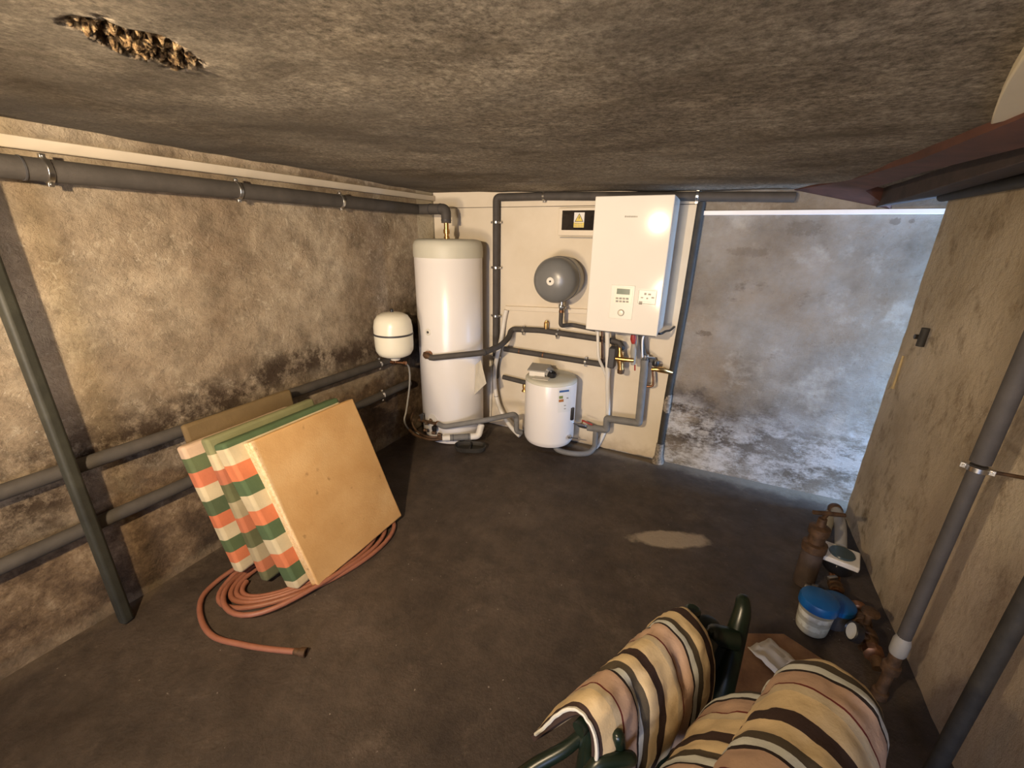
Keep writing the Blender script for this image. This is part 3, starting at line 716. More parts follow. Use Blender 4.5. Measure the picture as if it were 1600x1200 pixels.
# mini trunking under the grey vessel
g0, g1 = P(790, 481, 1, YP - .01), P(918, 486.5, 1, YP - .01)
t = thing('mini_trunking', 'slim cream mini trunking across the board below the round grey vessel', 'trunking', g0)
b = MB(); hh = .017
b.hexa([g0 + V((0, .01, -hh)), g0 + V((0, -.012, -hh)), g1 + V((0, -.012, -hh)), g1 + V((0, .01, -hh)), g0 + V((0, .01, hh)), g0 + V((0, -.012, hh)), g1 + V((0, -.012, hh)), g1 + V((0, .01, hh))])
b.build('channel', M_CASE, t, bev=.002)

# boiler
BX0, BX1, BY0, BZ0, BZ1 = -.752, -.288, 2.752, 1.042, 1.868
t = thing('wall_boiler', 'large white wall boiler with control panel and lamp glare on its front', 'boiler', ((BX0 + BX1) / 2, YP, BZ0))
MB().box(((BX0 + BX1) / 2, (BY0 + .03 + YP) / 2, (BZ0 + BZ1) / 2), (BX1 - BX0, YP - BY0 - .03, BZ1 - BZ0)).build('casing', M_BOILER, t, bev=.006)
MB().box(((BX0 + BX1) / 2, BY0 + .014, (BZ0 + BZ1) / 2), (BX1 - BX0, .028, BZ1 - BZ0)).build('front_cover', M_BOILER, t, bev=.006, segs=3)
def front_rect(px0, py0, px1, py1, dy=0):
    a = P(px0, py0, 1, BY0); c = P(px1, py1, 1, BY0)
    return (a.x + c.x) / 2, (a.z + c.z) / 2, abs(c.x - a.x), abs(a.z - c.z)
cx, cz, w, h = front_rect(956, 444.5, 987, 500)
M_CPAN = simple('control_panel_cream', (.77, .725, .63), .3, var=.01)
cp = MB().box((cx, BY0 - .002, cz), (w, .005, h)).build('control_panel', M_CPAN, t, 'slightly darker control panel', bev=.002)
yq = BY0 - .0052
def fr(px0, py0, px1, py1, nm, mat, dep=.0015, parent=cp, yy=None):
    if yy is None: yy = yq
    cx, cz, w, h = front_rect(px0, py0, px1, py1)
    return MB().box((cx, yy, cz), (w, dep, h)).build(nm, mat, parent, bev=.0006)
fr(961.5, 448, 987, 475, 'keypad', M_CREAMV, .003)
yq -= .0018
fr(964.5, 450.5, 984, 460.5, 'display', M_LCD, .002)
for i in range(4):
    for j in range(2):
        fr(962.6 + i * 5.3, 464.2 + j * 4.6 + i * .3, 966.4 + i * 5.3, 467.4 + j * 4.6 + i * .3, 'button', M_PLASTG if (i + j) % 2 else M_PRINT, .0016)
c_ = P(970.5, 488.5, 1, BY0)
b = MB(); b.lathe((c_.x, BY0 - .004, c_.z), (0, -1, 0), [(.0215, 0), (.0215, .003), (.019, .004), (.018, .001)], 28); b.build('dial_rim', M_PRINT, cp)
b = MB(); b.lathe((c_.x, BY0 - .004, c_.z), (0, -1, 0), [(.0175, 0), (.0165, .009), (.014, .010)], 28); b.box((c_.x + .004, BY0 - .0145, c_.z + .004), (.016, .001, .0025), Matrix.Rotation(math.radians(40), 3, 'Y')); b.build('dial', M_CREAMV, cp)
# printed diagram sticker
st = fr(998.2, 451, 1024.5, 477.5, 'diagram_sticker', M_CPAN, .0012, t, BY0 - .0008)
yq = BY0 - .0018
def line(px0, py0, px1, py1, nm='printed_line'):
    return fr(px0, py0, px1, py1, nm, M_PRINT, .0006, st, yq)
line(999, 452.5, 1024.5, 454.6, 'printed_heading')
sx0, sz0, sw0, sh0 = front_rect(998.2, 451, 1024.5, 477.5)
for dx_, dz_, w_, h_ in ((-.47, 0, .02, .86), (.47, 0, .02, .86), (0, -.44, .94, .025)):
    MB().box((sx0 + dx_ * sw0, yq, sz0 + dz_ * sh0), (w_ * sw0, .0006, h_ * sh0)).build('printed_line', M_PRINT, st)
for a in ((1007, 457.5, 1010, 461), (1013, 458.5, 1017, 461.5), (1001.5, 464, 1005, 466), (1018, 464, 1022, 466.5), (1010, 465, 1012.5, 467.5)): line(*a, 'printed_symbol')
line(998.6, 470.5, 1003.2, 476, 'printed_block')
for yy in (471.4, 474.2): line(1004.5, yy, 1018, yy + .8)
# faint maker's lettering: an unreadable grey row of small marks
b = MB(); px = 976.4
for w_, hh_ in ((2.6, 1), (1.8, .7), (1.8, .7), (2.2, .9), (1.6, .7), (1.8, .7), (1.0, .7), (1.6, .7), (2.0, .6), (1.6, .6)):
    a = P(px, 338 - hh_, 1, BY0); c = P(px + w_ * .8, 339.6, 1, BY0); b.box(((a.x + c.x) / 2, BY0 - .0006, (a.z + c.z) / 2), (c.x - a.x, .0008, a.z - c.z)); px += w_ * 1.12
b.build('faint_lettering', M_PRINT, t, 'faint grey lettering')
MB().box(((BX0 + BX1) / 2, BY0 + .10, BZ0 - .004), (BX1 - BX0 - .02, .16, .008)).build('base_plate', M_DGREY, t)
# black cable at the boiler's right foot
kp = [V((BX1 - .03, BY0 + .06, BZ0 + .012)), V((BX1 + .012, BY0 + .08, BZ0 + .005)), P(1040, 517.5, 1, 2.90), P(1047, 516, 1, 3.0), P(1053, 511, 1, 3.08)]
t = pipe('power_cable', 'short black cable curling out at the right foot of the boiler', 'cable', kp, .008, M_BLACK, path=spline(kp), n=8, part='sheath')

# pipes below the boiler
YC = 2.93
kp = [P(934, 513, 1, YC), P(934.5, 545, 1, YC), P(936, 560, 1, YC), P(942, 574, 1, YC + .04), P(948, 590, 1, YC + .07)]
t = pipe('cable_conduit', 'thin white conduit left under the boiler, slanting into the thicker one', 'conduit', kp, .011, M_PLASTW, path=spline(kp), n=12)
kp = [P(949, 514, 1, YC), P(949.5, 560, 1, YC), P(949.5, 600, 1, YC + .05), P(950, 640, 1, YC + .1), P(948.5, 660, 1, YC + .13), P(944, 675, 1, YC + .14), P(936, 692, 1, YC + .14), P(931, 699, 1, YC + .13)]
t = pipe('cable_conduit', 'thick white conduit dropping straight from under the boiler to the floor', 'conduit', kp, .017, M_PLASTW, path=spline(kp), n=14)
kp = [P(941, 514, 1, YC + .08), P(941, 566, 1, YC + .1)]
t = pipe('copper_tube', 'narrow copper tube between the two white conduits under the boiler', 'pipe', kp, .009, M_COPPER, n=10)
for pp in (P(941, 529, 1, YC + .08), P(941, 564, 1, YC + .1)): ring(t, pp, (0, 0, 1), .018, M_RUST, .03, 'compression_nut')
# filter / valve cluster
q = P(957, 558, 1, YC + .02)
t = thing('valve_cluster', 'brass valve cluster with dark grey cover hanging below the middle of the boiler', 'valve', q)
MB().box(q + V((0, 0, .0)), (.05, .08, .15)).build('insulated_cover', M_DGREY, t, bev=.008)
c0 = P(968, 540, 1, YC); c1 = P(970, 580, 1, YC)
b = MB(); b.tube([c0, c0 * .75 + c1 * .25, c0 * .6 + c1 * .4, c0 * .4 + c1 * .6, c0 * .2 + c1 * .8, c1], [.012, .013, .022, .024, .02, .024], 14); b.build('valve_body', M_BRASS, t)
MB().tube([P(962, 560, 1, YC - .02), P(978, 562, 1, YC - .02), P(990, 563, 1, YC - .02)], [.015, .017, .015], 12).build('side_branch', M_BRASS, t)
MB().lathe(c1 + V((0, 0, .015)), (0, 0, -1), [(.024, 0), (.026, .006), (.024, .03), (.012, .036)], 14).build('drain_cap', M_RUST, t)
MB().tube([P(955, 532, 1, YC), P(967, 535, 1, YC), P(971, 542, 1, YC)], .018, 12).build('elbow', M_INS, t)
q = P(989, 540, 1, YC)
t = thing('ball_valve', 'ball valve with red handle under the boiler right of the brass cluster', 'valve', q)
b = MB(); b.tube([P(992, 522, 1, YC), P(990, 548, 1, YC), P(989, 570, 1, YC)], [.013, .022, .014], 14); b.build('body', M_PLASTG, t)
b = MB(); a = P(990, 522, 1, YC - .03); c = P(989.5, 537, 1, YC - .03); b.tube([a, (a + c) / 2, c], [.016, .022, .012], 10); b.build('red_handle', M_RED, t, 'red handle')
b = MB(); b.cyl(P(992, 570, 1, YC - .02), P(992, 579, 1, YC - .02), .005, 8); b.build('red_tag', M_RED, t)
# right insulated drop
YD = 2.98
kp = [P(1001, 521, 1, YC + .02), P(1004, 545, 1, YD), P(1008, 562, 1, YD), P(998, 661, 1, YD), P(948.5, 654, 1, YD), P(947.5, 671.5, 1, YD), P(918, 667.5, 1, YD)]
t = pipe('return_pipe', 'grey insulated pipe dropping right of the brass valves then stepping left to the small heater', 'pipe', kp[2:], .0275, M_INSL, .012, part='insulation')
MB().tube(kp[:3], .017, 12).build('riser', M_INS, t)
MB().lathe(kp[2] + V((0, 0, -.01)), (0, 0, 1), [(.02, 0), (.024, .01), (.024, .045), (.018, .05)], 14).build('union_nut', M_CHROME, t)
bb = [P(931, 672, 1, YD), V((P(931, 672, 1, YD).x + .003, YD, .06)), V((P(931, 672, 1, YD).x - .03, YD - .06, .028)), V((-.80, 2.86, .026)), V((-.93, 2.84, .04)), V((-.97, 2.86, .10))]
t = pipe('drain_pipe', 'pale grey pipe curving over the floor from below the small heater', 'pipe', bb, .021, M_INSL, path=[bb[0]] + spline(bb[1:]), n=14)
v0, v1 = P(899, 661, 1, YD - .06), P(920, 668, 1, YD)
t = thing('ball_valve', 'brass valve with red lever on the pipe right of the small heater', 'valve', v0)
b = MB(); b.tube([v0 - (v1 - v0) * .2, v0 + (v1 - v0) * .1, v0 + (v1 - v0) * .3, v0 + (v1 - v0) * .5, v0 + (v1 - v0) * .7, v1], [.012, .012, .02, .022, .02, .014], 14); b.build('body', M_CHROME, t)
b = MB(); b.box((v0 + v1) / 2 + V((.04, -.005, .034)), (.09, .014, .012), Matrix.Rotation(math.radians(14), 3, 'Y')); b.build('lever', M_RED, t, 'red lever', bev=.003)
MB().cyl((v0 + v1) / 2, (v0 + v1) / 2 + V((0, 0, .036)), .007, 8).build('stem', M_BRASS, t)
# white cables under boiler
kp = [P(1008, 520, 1, YC), P(1004, 530, 1, YC - .02), P(1003.5, 548, 1, YC), P(1004, 558, 1, YC + .02)]
t = pipe('data_cable', 'thin white cable looping under the right end of the boiler', 'cable', kp, .006, M_TRUNKW, path=spline(kp), n=8, part='sheath')
# filling loop
q = P(1022, 570, 1, 3.0)
t = thing('filling_loop', 'brass valve with dark knob and copper loop by the right edge of the cream board', 'valve', q)
b = MB(); b.tube([P(1018, 577, 1, 3.0), P(1026, 577, 1, 3.0), P(1032, 577.5, 1, 3.01), P(1041, 580, 1, 3.03), P(1049, 582, 1, 3.06)], [.013, .016, .022, .017, .015], 14); b.build('body', M_BRASS, t)
b = MB(); b.lathe(P(1023, 573, 1, 2.99), (.1, 0, 1), [(.01, 0), (.022, .01), (.025, .03), (.02, .045)], 14); b.build('knob', M_BLACK, t)
kp = [P(1020, 580, 1, 3.0), P(1021, 593, 1, 3.0), P(1020, 602, 1, 3.0), P(1013, 604, 1, 3.0), P(1008, 602, 1, 3.0)]
MB().tube(spline(kp), .009, 10).build('copper_loop', M_COPPER, t)
MB().box(P(1018, 562, 1, 3.03), (.05, .05, .03)).build('back_plate', M_DGREY, t, bev=.004)
MB().cyl(P(1010, 558, 1, YC + .02), P(1022, 559, 1, 3.03), .008, 10).build('link_tube', M_CHROME, t)
# white conduit curving down left of the heater
YW = YP - .10
kp = [P(791, 484, 1, YP - .03), P(787, 505, 1, YP - .03), P(783, 530, 1, YP - .06), P(777, 556, 1, YW), P(773, 580, 1, YW), P(774, 610, 1, YW), P(780, 635, 1, YW), P(790, 655, 1, YW - .02), P(800, 669, 1, YW - .05), P(812, 681, 1, YW - .08)]
t = pipe('cable_conduit', 'white conduit curving down the board between the tall tank and the small heater', 'conduit', kp, .018, M_PLASTW, path=spline(kp), n=14)
ring(t, P(775.5, 619, 1, YW), (0.1, 0, -1), .019, M_DGREY, .004)
kp = [P(766, 560, 1, YP - .02), P(768, 580, 1, YP - .02), P(767.5, 610, 1, YP - .02), P(766, 650, 1, YP - .02)]
t = pipe('cable_conduit', 'thin white cable behind the curved conduit beside the tall tank', 'conduit', kp, .008, M_PLASTW, path=spline(kp), n=8)
# dark downpipe at the board's right edge
dpx = -.178
t = thing('downpipe', 'dark narrow downpipe at the right edge of the cream board', 'pipe', (dpx, D - .03, 0))
MB().tube([(dpx + .015, D - .03, 1.85), (dpx + .008, D - .03, 1.2), (dpx - .012, D - .032, .55), (dpx - .016, D - .034, 0.0)], .0235, 14).build('tube', M_DARKPIPE, t)
M_FLAKE = simple('flaking_paint', (.22, .19, .155), .8, var=.6, scale=60, bump=.5)
MB().lathe((dpx - .016, D - .04, 0), (0, 0, 1), [(.045, 0), (.043, .02), (.03, .05), (.027, .16)], 14).build('foot_socket', M_FLAKE, t)
MB().lathe((dpx - .010, D - .031, .42), (0, 0, 1), [(.0245, 0), (.027, .02), (.026, .1), (.0245, .14)], 14).build('flaking_sleeve', M_FLAKE, t)

# ------------------------------------------------------------------ right side
M_BEAM = simple('red_brown_beam', (.075, .026, .015), .75, var=.4, scale=10, bump=.3)
t = thing('ceiling_beam', 'red-brown beam under the ceiling along the top of the right wall', 'beam', (.55, 2, 1.87))
Bt = [P(1241, 297, 1, D - .01), P(1330, 281, 0, .50), P(1440, 248, 0, .50), P(1600, 183, 0, .50), P(1900, 62, 0, .50)]
Rt_ = [P(1392, 327, 1, D - .012), P(1352, 298, 0, .62), P(1440, 270, 0, .62), P(1600, 230, 0, .62), P(1900, 150, 0, .62)]
b = MB(); n = len(Bt); tops = [V((p.x, p.y, ceil_z(p.x, p.y) + .03)) for p in Bt] + [V((p.x, p.y, ceil_z(p.x, p.y) + .03)) for p in Rt_]
b.add(Bt + Rt_ + tops, [(i, i + 1, n + i + 1, n + i) for i in range(n - 1)] + [(i, i + 1, 2 * n + i + 1, 2 * n + i) for i in range(n - 1)] + [(n + i, n + i + 1, 3 * n + i + 1, 3 * n + i) for i in range(n - 1)] + [(0, n, 3 * n, 2 * n), (n - 1, 2 * n - 1, 4 * n - 1, 3 * n - 1)])
b.build('soffit', M_BEAM, t)
M_DBEAM = simple('dark_timber', (.035, .022, .018), .8, var=.4, scale=14, bump=.4)  # very dark brown, mottled timber
b = MB(); q = [P(1388, 326, 1, D - .014), P(1484, 306, 1, D - .014)]
b.hexa([(.66, 1.0, 1.84), (.86, 1.0, 1.885), (1.04, D - .02, 1.862), (.72, D - .02, 1.808), (.66, 1.0, 1.93), (.86, 1.0, 1.93), (1.04, D - .02, 1.95), (.72, D - .02, 1.95)])
b.build('side_timber', M_DBEAM, t, 'dark timber beside the beam', bev=.004)
# dark pipe along the top of the tan wall
hp = [V((XR - .03, YE - .02, 1.842)), V((XR - .03, 1.9, 1.838)), V((XR - .03, .2, 1.826))]
t = pipe('conduit_pipe', 'dark horizontal pipe along the very top of the tan right wall', 'pipe', hp, .024, M_DARKPIPE)
# cream curved panel on the ceiling
rim = [P(px, py, 2, 1.872) for px, py in ((1547, 195), (1551, 180), (1560, 155), (1575, 125), (1600, 86), (1640, 35), (1700, -40))]
rim += [V((.52, .75, 1.872)), V((.49, 1.25, 1.872)), P(1600, 178, 2, 1.872), P(1572, 189, 2, 1.872)]
t = thing('ceiling_panel', 'pale cream panel with a curved edge on the ceiling above the beam', 'panel', rim[0])
M_CPANEL = simple('cream_panel', (.62, .55, .40), .6, var=.06, scale=4)
b = MB(); b.prism(rim, (0, 0, .03)); b.build('board', M_CPANEL, t, bev=.003)

# insulated pipe on the tan wall
px_, py_ = .80, 1.613
t = thing('heating_pipe', 'thick grey insulated pipe dropping down the tan right wall above the meters', 'pipe', (px_, py_, .1))
MB().tube([(px_, py_, 1.86), (px_, py_, 1.005)], .0245, 20).build('insulation', M_INS, t)
MB().tube([(px_, py_, .995), (px_, py_, .30)], .0205, 20).build('insulation', M_INS, t)
c_ = clamp(t, (px_, py_, .985), (0, 0, 1), .0225, lug=(.8, -.4, 0))
MB().cyl((px_ + .02, py_ - .01, .985), (XR + .005, py_ - .01, .985), .006, 8).build('clamp_rod', M_RUST, t)
MB().lathe((px_, py_, .22), (0, 0, 1), [(.023, 0), (.026, .01), (.026, .06), (.02, .085)], 18).build('end_collar', M_PLASTG, t, 'pale end collar')
MB().lathe((px_, py_, .0), (0, 0, 1), [(.026, 0), (.026, .03), (.018, .034), (.018, .13), (.028, .135), (.028, .165), (.02, .17), (.02, .225)], 12).build('brass_union', M_RUST, t)
px2, py2 = .862, 1.352
t = thing('downpipe', 'dark upright pipe on the tan wall, the one nearest the camera at right', 'pipe', (px2, py2, 0))
MB().tube([(px2, py2, 1.86), (px2, py2, .02)], .0225, 18).build('tube', M_DARKPIPE, t)
# black stub plug and pale scratch mark on the tan wall
q = P(1441, 527, 0, XR)
t = thing('wall_plug', 'short black tube stub sticking out of the tan right wall', 'tube', q)
MB().tube([q + V((.01, 0, .0)), q + V((-.03, 0, .0))], .012, 10).build('spigot', M_BLACK, t)
MB().tube([P(1447, 513, 0, XR - .035), P(1437, 541, 0, XR - .035)], .016, 14).build('tube', M_DARKPIPE, t)
t = thing('wood_sliver', 'thin pale wood strip stuck on the tan wall near its free edge', 'strip', P(1400, 582, 0, XR))
M_WOODP = simple('pale_wood', (.50, .37, .17), .7, var=.15, scale=30)
b = MB(); a, c = P(1411, 556, 0, XR - .004), P(1395, 607, 0, XR - .004)
b.tube([a, a * .5 + c * .5, c * .9 + a * .1, c], [.005, .006, .006, .012], 8); b.build('strip', M_WOODP, t)

# ------------------------------------------------------------------ meters and container on the floor, right
ux, uy = .632, 2.15
t = thing('pipe_stub', 'brown upright pipe with T-handled stop valve on the floor by the tan wall', 'pipe', (ux, uy, 0))
M_BROWNP = simple('brown_lagging', (.055, .036, .026), .75, var=.35, scale=20, bump=.3)
MB().lathe((ux, uy, 0), (0, 0, 1), [(.046, 0), (.046, .19), (.04, .2)], 18).build('lagging', M_BROWNP, t)
MB().lathe((ux, uy, .195), (0, 0, 1), [(.04, 0), (.052, .01), (.052, .05), (.035, .055), (.035, .10), (.044, .105), (.044, .14), (.02, .15), (.018, .19)], 14).build('valve_body', M_RUST, t)
b = MB(); hc = V((ux + .02, uy + .03, .40)); b.tube([hc + V((-.06, -.02, .0)), hc, hc + V((.075, .03, -.005))], [.010, .012, .010], 10); b.cyl((ux, uy, .38), hc, .010, 10); b.build('t_handle', M_RUST, t, 'tarnished T-shaped handle')
# grey feed behind
kp = [V((.80, 2.62, .02)), V((.80, 2.62, .20)), V((.80, 2.52, .225)), V((.79, 2.40, .21)), V((.775, 2.28, .17))]
t = pipe('feed_pipe', 'pale grey elbow pipe behind the white collared water meter', 'pipe', kp, .026, M_PLASTG, .05, n=14)
ring(t, V((.80, 2.58, .21)), (0, -1, .1), .034, M_RUST, .04, 'union_nut')
# water meter
mx, my, mz = .765, 2.215, .165
t = thing('water_meter', 'water meter with white square collar and dark face by the tan wall', 'meter', (mx, my, 0))
ra = Matrix.Rotation(math.radians(-14), 3, 'Z')
MB().lathe((mx, my, mz - .085), (0, 0, 1), [(.05, 0), (.062, .015), (.064, .07)], 22).build('body', M_BLACK, t)
MB().box((mx, my, mz), (.145, .14, .028), ra).build('collar', M_PLASTW, t, 'white square collar', bev=.006)
MB().lathe((mx, my, mz + .012), (0, 0, 1), [(.052, 0), (.054, .006), (.05, .012), (.001, .013)], 26).build('face', simple('meter_face', (.04, .065, .07), .2, var=.1), t, 'dark teal dial face')
MB().tube([(mx - .01, my - .02, mz - .08), (mx - .015, my - .06, .06), (mx - .02, my - .14, .05)], .024, 14).build('outlet', M_COPPER, t, 'copper outlet')
for k in (.3, .8): ring(t, V((mx - .017, my - .07 - k * .06, .057)), (0, -1, 0), .03, M_RUST, .02, 'union_nut')
MB().box((mx - .04, my - .10, .10), (.05, .016, .016), Matrix.Rotation(math.radians(35), 3, 'Z')).build('lever', M_CHROME, t, bev=.003)
# bright chrome fittings between
q = V((.66, 2.06, .05))
t = thing('pipe_coupling', 'shiny chrome couplings on the floor behind the blue lid', 'pipe fitting', (q.x, q.y, 0))
b = MB(); b.tube([q + V((-.03, .03, -.025)), q + V((.06, -.02, -.01))], .022, 14); b.lathe(q + V((-.01, .02, -.02)), (.09, -.05, .015), [(.026, 0), (.03, .004), (.03, .022), (.026, .026)], 8); b.build('body', M_CHROME, t)
MB().lathe(q + V((.03, -.005, -.015)), (.09, -.05, .015), [(.026, 0), (.03, .004), (.03, .022), (.026, .026)], 8).build('nut', M_RUST, t)
# container with blue lid
jx, jy = .618, 1.85
t = thing('plastic_tub', 'small tub with printed pale label and blue lid on the floor', 'tub', (jx, jy, 0))
M_TUB = NT('tub_label'); at = M_TUB.xyz()
c1 = M_TUB.ramp(M_TUB.math('FRACT', M_TUB.math('MULTIPLY', at[2], 7.2)), [(0, (.40, .37, .27)), (.25, (.55, .54, .42)), (.45, (.38, .36, .27)), (.62, (.60, .58, .47)), (.8, (.27, .24, .16)), (.92, (.52, .49, .38))], 'CONSTANT')
MB_T = M_TUB.done(M_TUB.mix(M_TUB.ramp(M_TUB.noise(45, 4), [(.5, 0.0), (.62, .55)]), c1, (.30, .26, .17)), .45)
MB().lathe((jx, jy, 0), (0, 0, 1), [(.052, 0), (.058, .008), (.060, .02), (.066, .135)], 32).build('body', MB_T, t)
MB().lathe((jx, jy, .130), (0, 0, 1), [(.068, 0), (.074, .004), (.074, .030), (.069, .042), (.052, .050), (.001, .053)], 32).build('lid', M_BLUE, t, 'blue lid')
jx2, jy2 = .708, 1.93
t = thing('plastic_tub', 'second blue lidded tub half hidden behind the labelled one', 'tub', (jx2, jy2, 0))
MB().lathe((jx2, jy2, 0), (0, 0, 1), [(.05, 0), (.058, .01), (.062, .095)], 26).build('body', M_DGREY, t)
MB().lathe((jx2, jy2, .09), (0, 0, 1), [(.064, 0), (.069, .004), (.069, .026), (.06, .034), (.001, .036)], 28).build('lid', M_BLUE, t, 'dark blue lid')
# pressure gauge on rusty pipes
gx_, gy_ = .738, 1.79
t = thing('pressure_gauge', 'round white faced pressure gauge on rusty pipes right of the blue lidded tub', 'gauge', (gx_, gy_, 0))
gd = V((-.95, -.12, .28)).normalized(); gc = V((gx_, gy_, .105))
MB().lathe(gc - gd * .02, gd, [(.034, 0), (.040, .004), (.040, .03), (.036, .034), (.034, .028)], 26).build('case', M_BLACK, t)
MB().lathe(gc + gd * .006, gd, [(.033, 0), (.033, .003), (.001, .004)], 26).build('face', simple('gauge_face', (.62, .64, .64), .15, var=.02), t, 'white face')
MB().tube([gc - gd * .02, gc - gd * .05, gc - gd * .06 + V((.01, 0, -.06)), V((gx_ + .06, gy_ + .04, .0))], [.012, .012, .012, .014], 12).build('stem', M_RUST, t)
# rusty valve train
t = thing('valve_train', 'row of rusty valves and unions on the floor along the foot of the tan wall', 'valve', (.85, 1.8, 0))
kp = [V((.845, 2.02, .05)), V((.84, 1.90, .075)), V((.85, 1.78, .07)), V((.86, 1.70, .045))]
kp = [p + V((-.045, 0, 0)) for p in kp]
MB().tube(spline(kp), .024, 12).build('tube', M_RUST, t)
for k, y in enumerate((1.98, 1.91, 1.83, 1.75)):
    z = .07; MB().lathe((.80, y, z), (0, 1, .0), [(.026, -.02), (.036, -.015), (.036, .015), (.026, .02)], 8 if k % 2 else 16).build('union_nut', M_RUST if k % 3 else M_COPPER, t)
b = MB(); b.cyl((.80, 1.87, .08), (.80, 1.87, .155), .012, 10); b.lathe((.80, 1.87, .15), (0, 0, 1), [(.012, 0), (.032, .006), (.032, .016), (.012, .02)], 12); b.build('handwheel', M_RUST, t)

# cardboard sheet and crumpled paper on the floor
M_BOARD = NT('brown_board'); cc = M_BOARD.ramp(M_BOARD.noise(6, 8, .65), [(.3, (.13, .055, .022)), (.55, (.27, .14, .055)), (.75, (.38, .22, .09))])
M_BOARD = M_BOARD.done(cc, .7)
t = thing('brown_board', 'rust-brown board lying on the floor between the garden chairs and the meters', 'board', (.45, 1.5, 0))
MB().prism([(.33, 1.66, .012), (.50, 1.74, .012), (.66, 1.66, .012), (.72, 1.38, .012), (.52, 1.24, .012), (.25, 1.26, .012)], (0, 0, .010)).build('sheet', M_BOARD, t, bev=.002)
t = thing('crumpled_paper', 'crumpled off-white paper on the rust-brown board', 'paper', (.48, 1.53, .02))
b = MB(); nu, nv = 12, 8; pts = []; a0 = V((.352, 1.585, 0)); du = V((.19, -.16, 0)); dv = V((.09, .09, 0))
for j in range(nv + 1):
    for i in range(nu + 1):
        u, v = i / nu, j / nv
        e = .012 * noise.noise(V((i * .9, j * .9, 5)))
        pts.append(a0 + du * (u + e * (v in (0, 1))) + dv * (v + .10 * noise.noise(V((i * .8, 3, 1))) * (1 if j in (0, nv) else .3)) + V((0, 0, .034 + .014 * noise.noise(V((u * 4, v * 4, 2))) + .006 * noise.noise(V((u * 11, v * 11, 8))))))
b.add(pts, [(j * (nu + 1) + i, j * (nu + 1) + i + 1, (j + 1) * (nu + 1) + i + 1, (j + 1) * (nu + 1) + i) for j in range(nv) for i in range(nu)])
o = b.build('sheet', M_PAPER, t, smooth=25); md = o.modifiers.new('solid', 'SOLIDIFY'); md.thickness = .002

# ------------------------------------------------------------------ hose coil
M_HOSE = simple('hose_terracotta', (.27, .105, .062), .5, var=.1, scale=20)
hr = .0115
hc = V((-1.692, 1.19, 0)); la, lb = .46, .235      # half axes along and across
ax_ = V((.37, .93, 0)).normalized(); bx_ = V((.93, -.37, 0)).normalized()
path = []
loops = [1.0, .91, .82, .73, .64, .55]
def loop_pt(s, th, z):
    cc = hc - ax_ * (la * (1 - s) * .45) + bx_ * (lb * (1 - s) * .25)
    return cc + ax_ * (la * s * math.cos(th)) + bx_ * (lb * s * math.sin(th)) + V((0, 0, z))
for k in range(5):
    for i in range(48):
        f = i / 48; th = math.radians(215) + 2 * math.pi * f
        q = loop_pt(loops[k] * (1 - f) + loops[k + 1] * f, th, .0125 + .002 * (k > 2))
        if k == 1:   # one loop slipped forward
            a_ = (math.degrees(th) % 360 - 140) / 46; q += (bx_ * .95 - ax_ * .25) * (.085 * math.exp(-a_ * a_)) + V((0, 0, .021 * math.exp(-(a_ * .6) ** 4)))
        path.append(q)
# one loop slipped out to the front
tail = [V((-1.30, .765, .0125)), V((-1.42, .72, .0125)), V((-1.535, .685, .0125)), V((-1.68, .655, .0125)), V((-1.82, .685, .0125)), V((-1.935, .755, .0125)), V((-1.975, .86, .0125)), V((-1.975, .98, .0125))]
t = thing('garden_hose', 'terracotta garden hose coiled on the floor under the leaning cushions', 'hose', hc)
MB().tube(spline(tail, 8) + path[3:], hr, 10).build('tube', M_HOSE, t)
d = (tail[0] - tail[1]).normalized()
MB().lathe(tail[0] - d * .02, d, [(.0125, 0), (.0135, .004), (.0135, .026), (.018, .028), (.019, .05), (.015, .052), (.013, .03)], 16).build('coupling', M_RUST, t, 'tarnished end coupling')

# ------------------------------------------------------------------ cushions leaning on the left wall
def stripes_mat(name, stops, weave=.25, rough=.85, blotch=.12):
    n = NT(name); at = n.node('ShaderNodeAttribute', attribute_name='stripe')
    fr_ = n.math('FRACT', at.outputs['Fac'])
    c = n.ramp(fr_, stops, 'CONSTANT')
    g = n.ramp(n.noise(9, 6, .6), [(.3, 1 - blotch), (.7, 1 + blotch)])
    c = n.mix(1.0, c, g, 'MULTIPLY')
    nm = n.bump(n.noise(160, 3, .6), weave, .002)
    nm = n.bump(n.noise(14, 5, .6), .25, .012, nm)
    return n.done(c, rough, normal=nm, spec=.2)
CRM, ORG, GRN, OLV = (.50, .42, .27), (.52, .165, .075), (.075, .115, .055), (.13, .12, .06)
M_PLAID = stripes_mat('plaid_green_orange', [(0, GRN), (.035, CRM), (.135, ORG), (.235, GRN), (.335, CRM), (.435, ORG), (.535, GRN), (.635, CRM), (.735, ORG), (.835, GRN), (.935, CRM)])
M_PLAIDB = stripes_mat('plaid_faded', [(0, (.20, .20, .10)), (.10, CRM), (.2, (.38, .13, .07)), (.30, (.10, .105, .05)), (.42, (.30, .25, .15)), (.53, (.42, .14, .07)), (.63, (.10, .105, .05)), (.74, (.34, .28, .17)), (.84, (.40, .14, .07)), (.92, (.12, .12, .06))])
M_PLAIDC = stripes_mat('plaid_pink_top', [(0, (.50, .36, .25)), (.085, (.10, .125, .06)), (.19, (.48, .155, .08)), (.30, CRM), (.41, (.075, .10, .05)), (.52, (.50, .15, .07)), (.62, CRM), (.72, (.08, .11, .05)), (.82, ORG), (.91, CRM)])
M_OLIVE = stripes_mat('olive_brown_fabric', [(0, (.145, .10, .048)), (.5, (.17, .12, .058))])
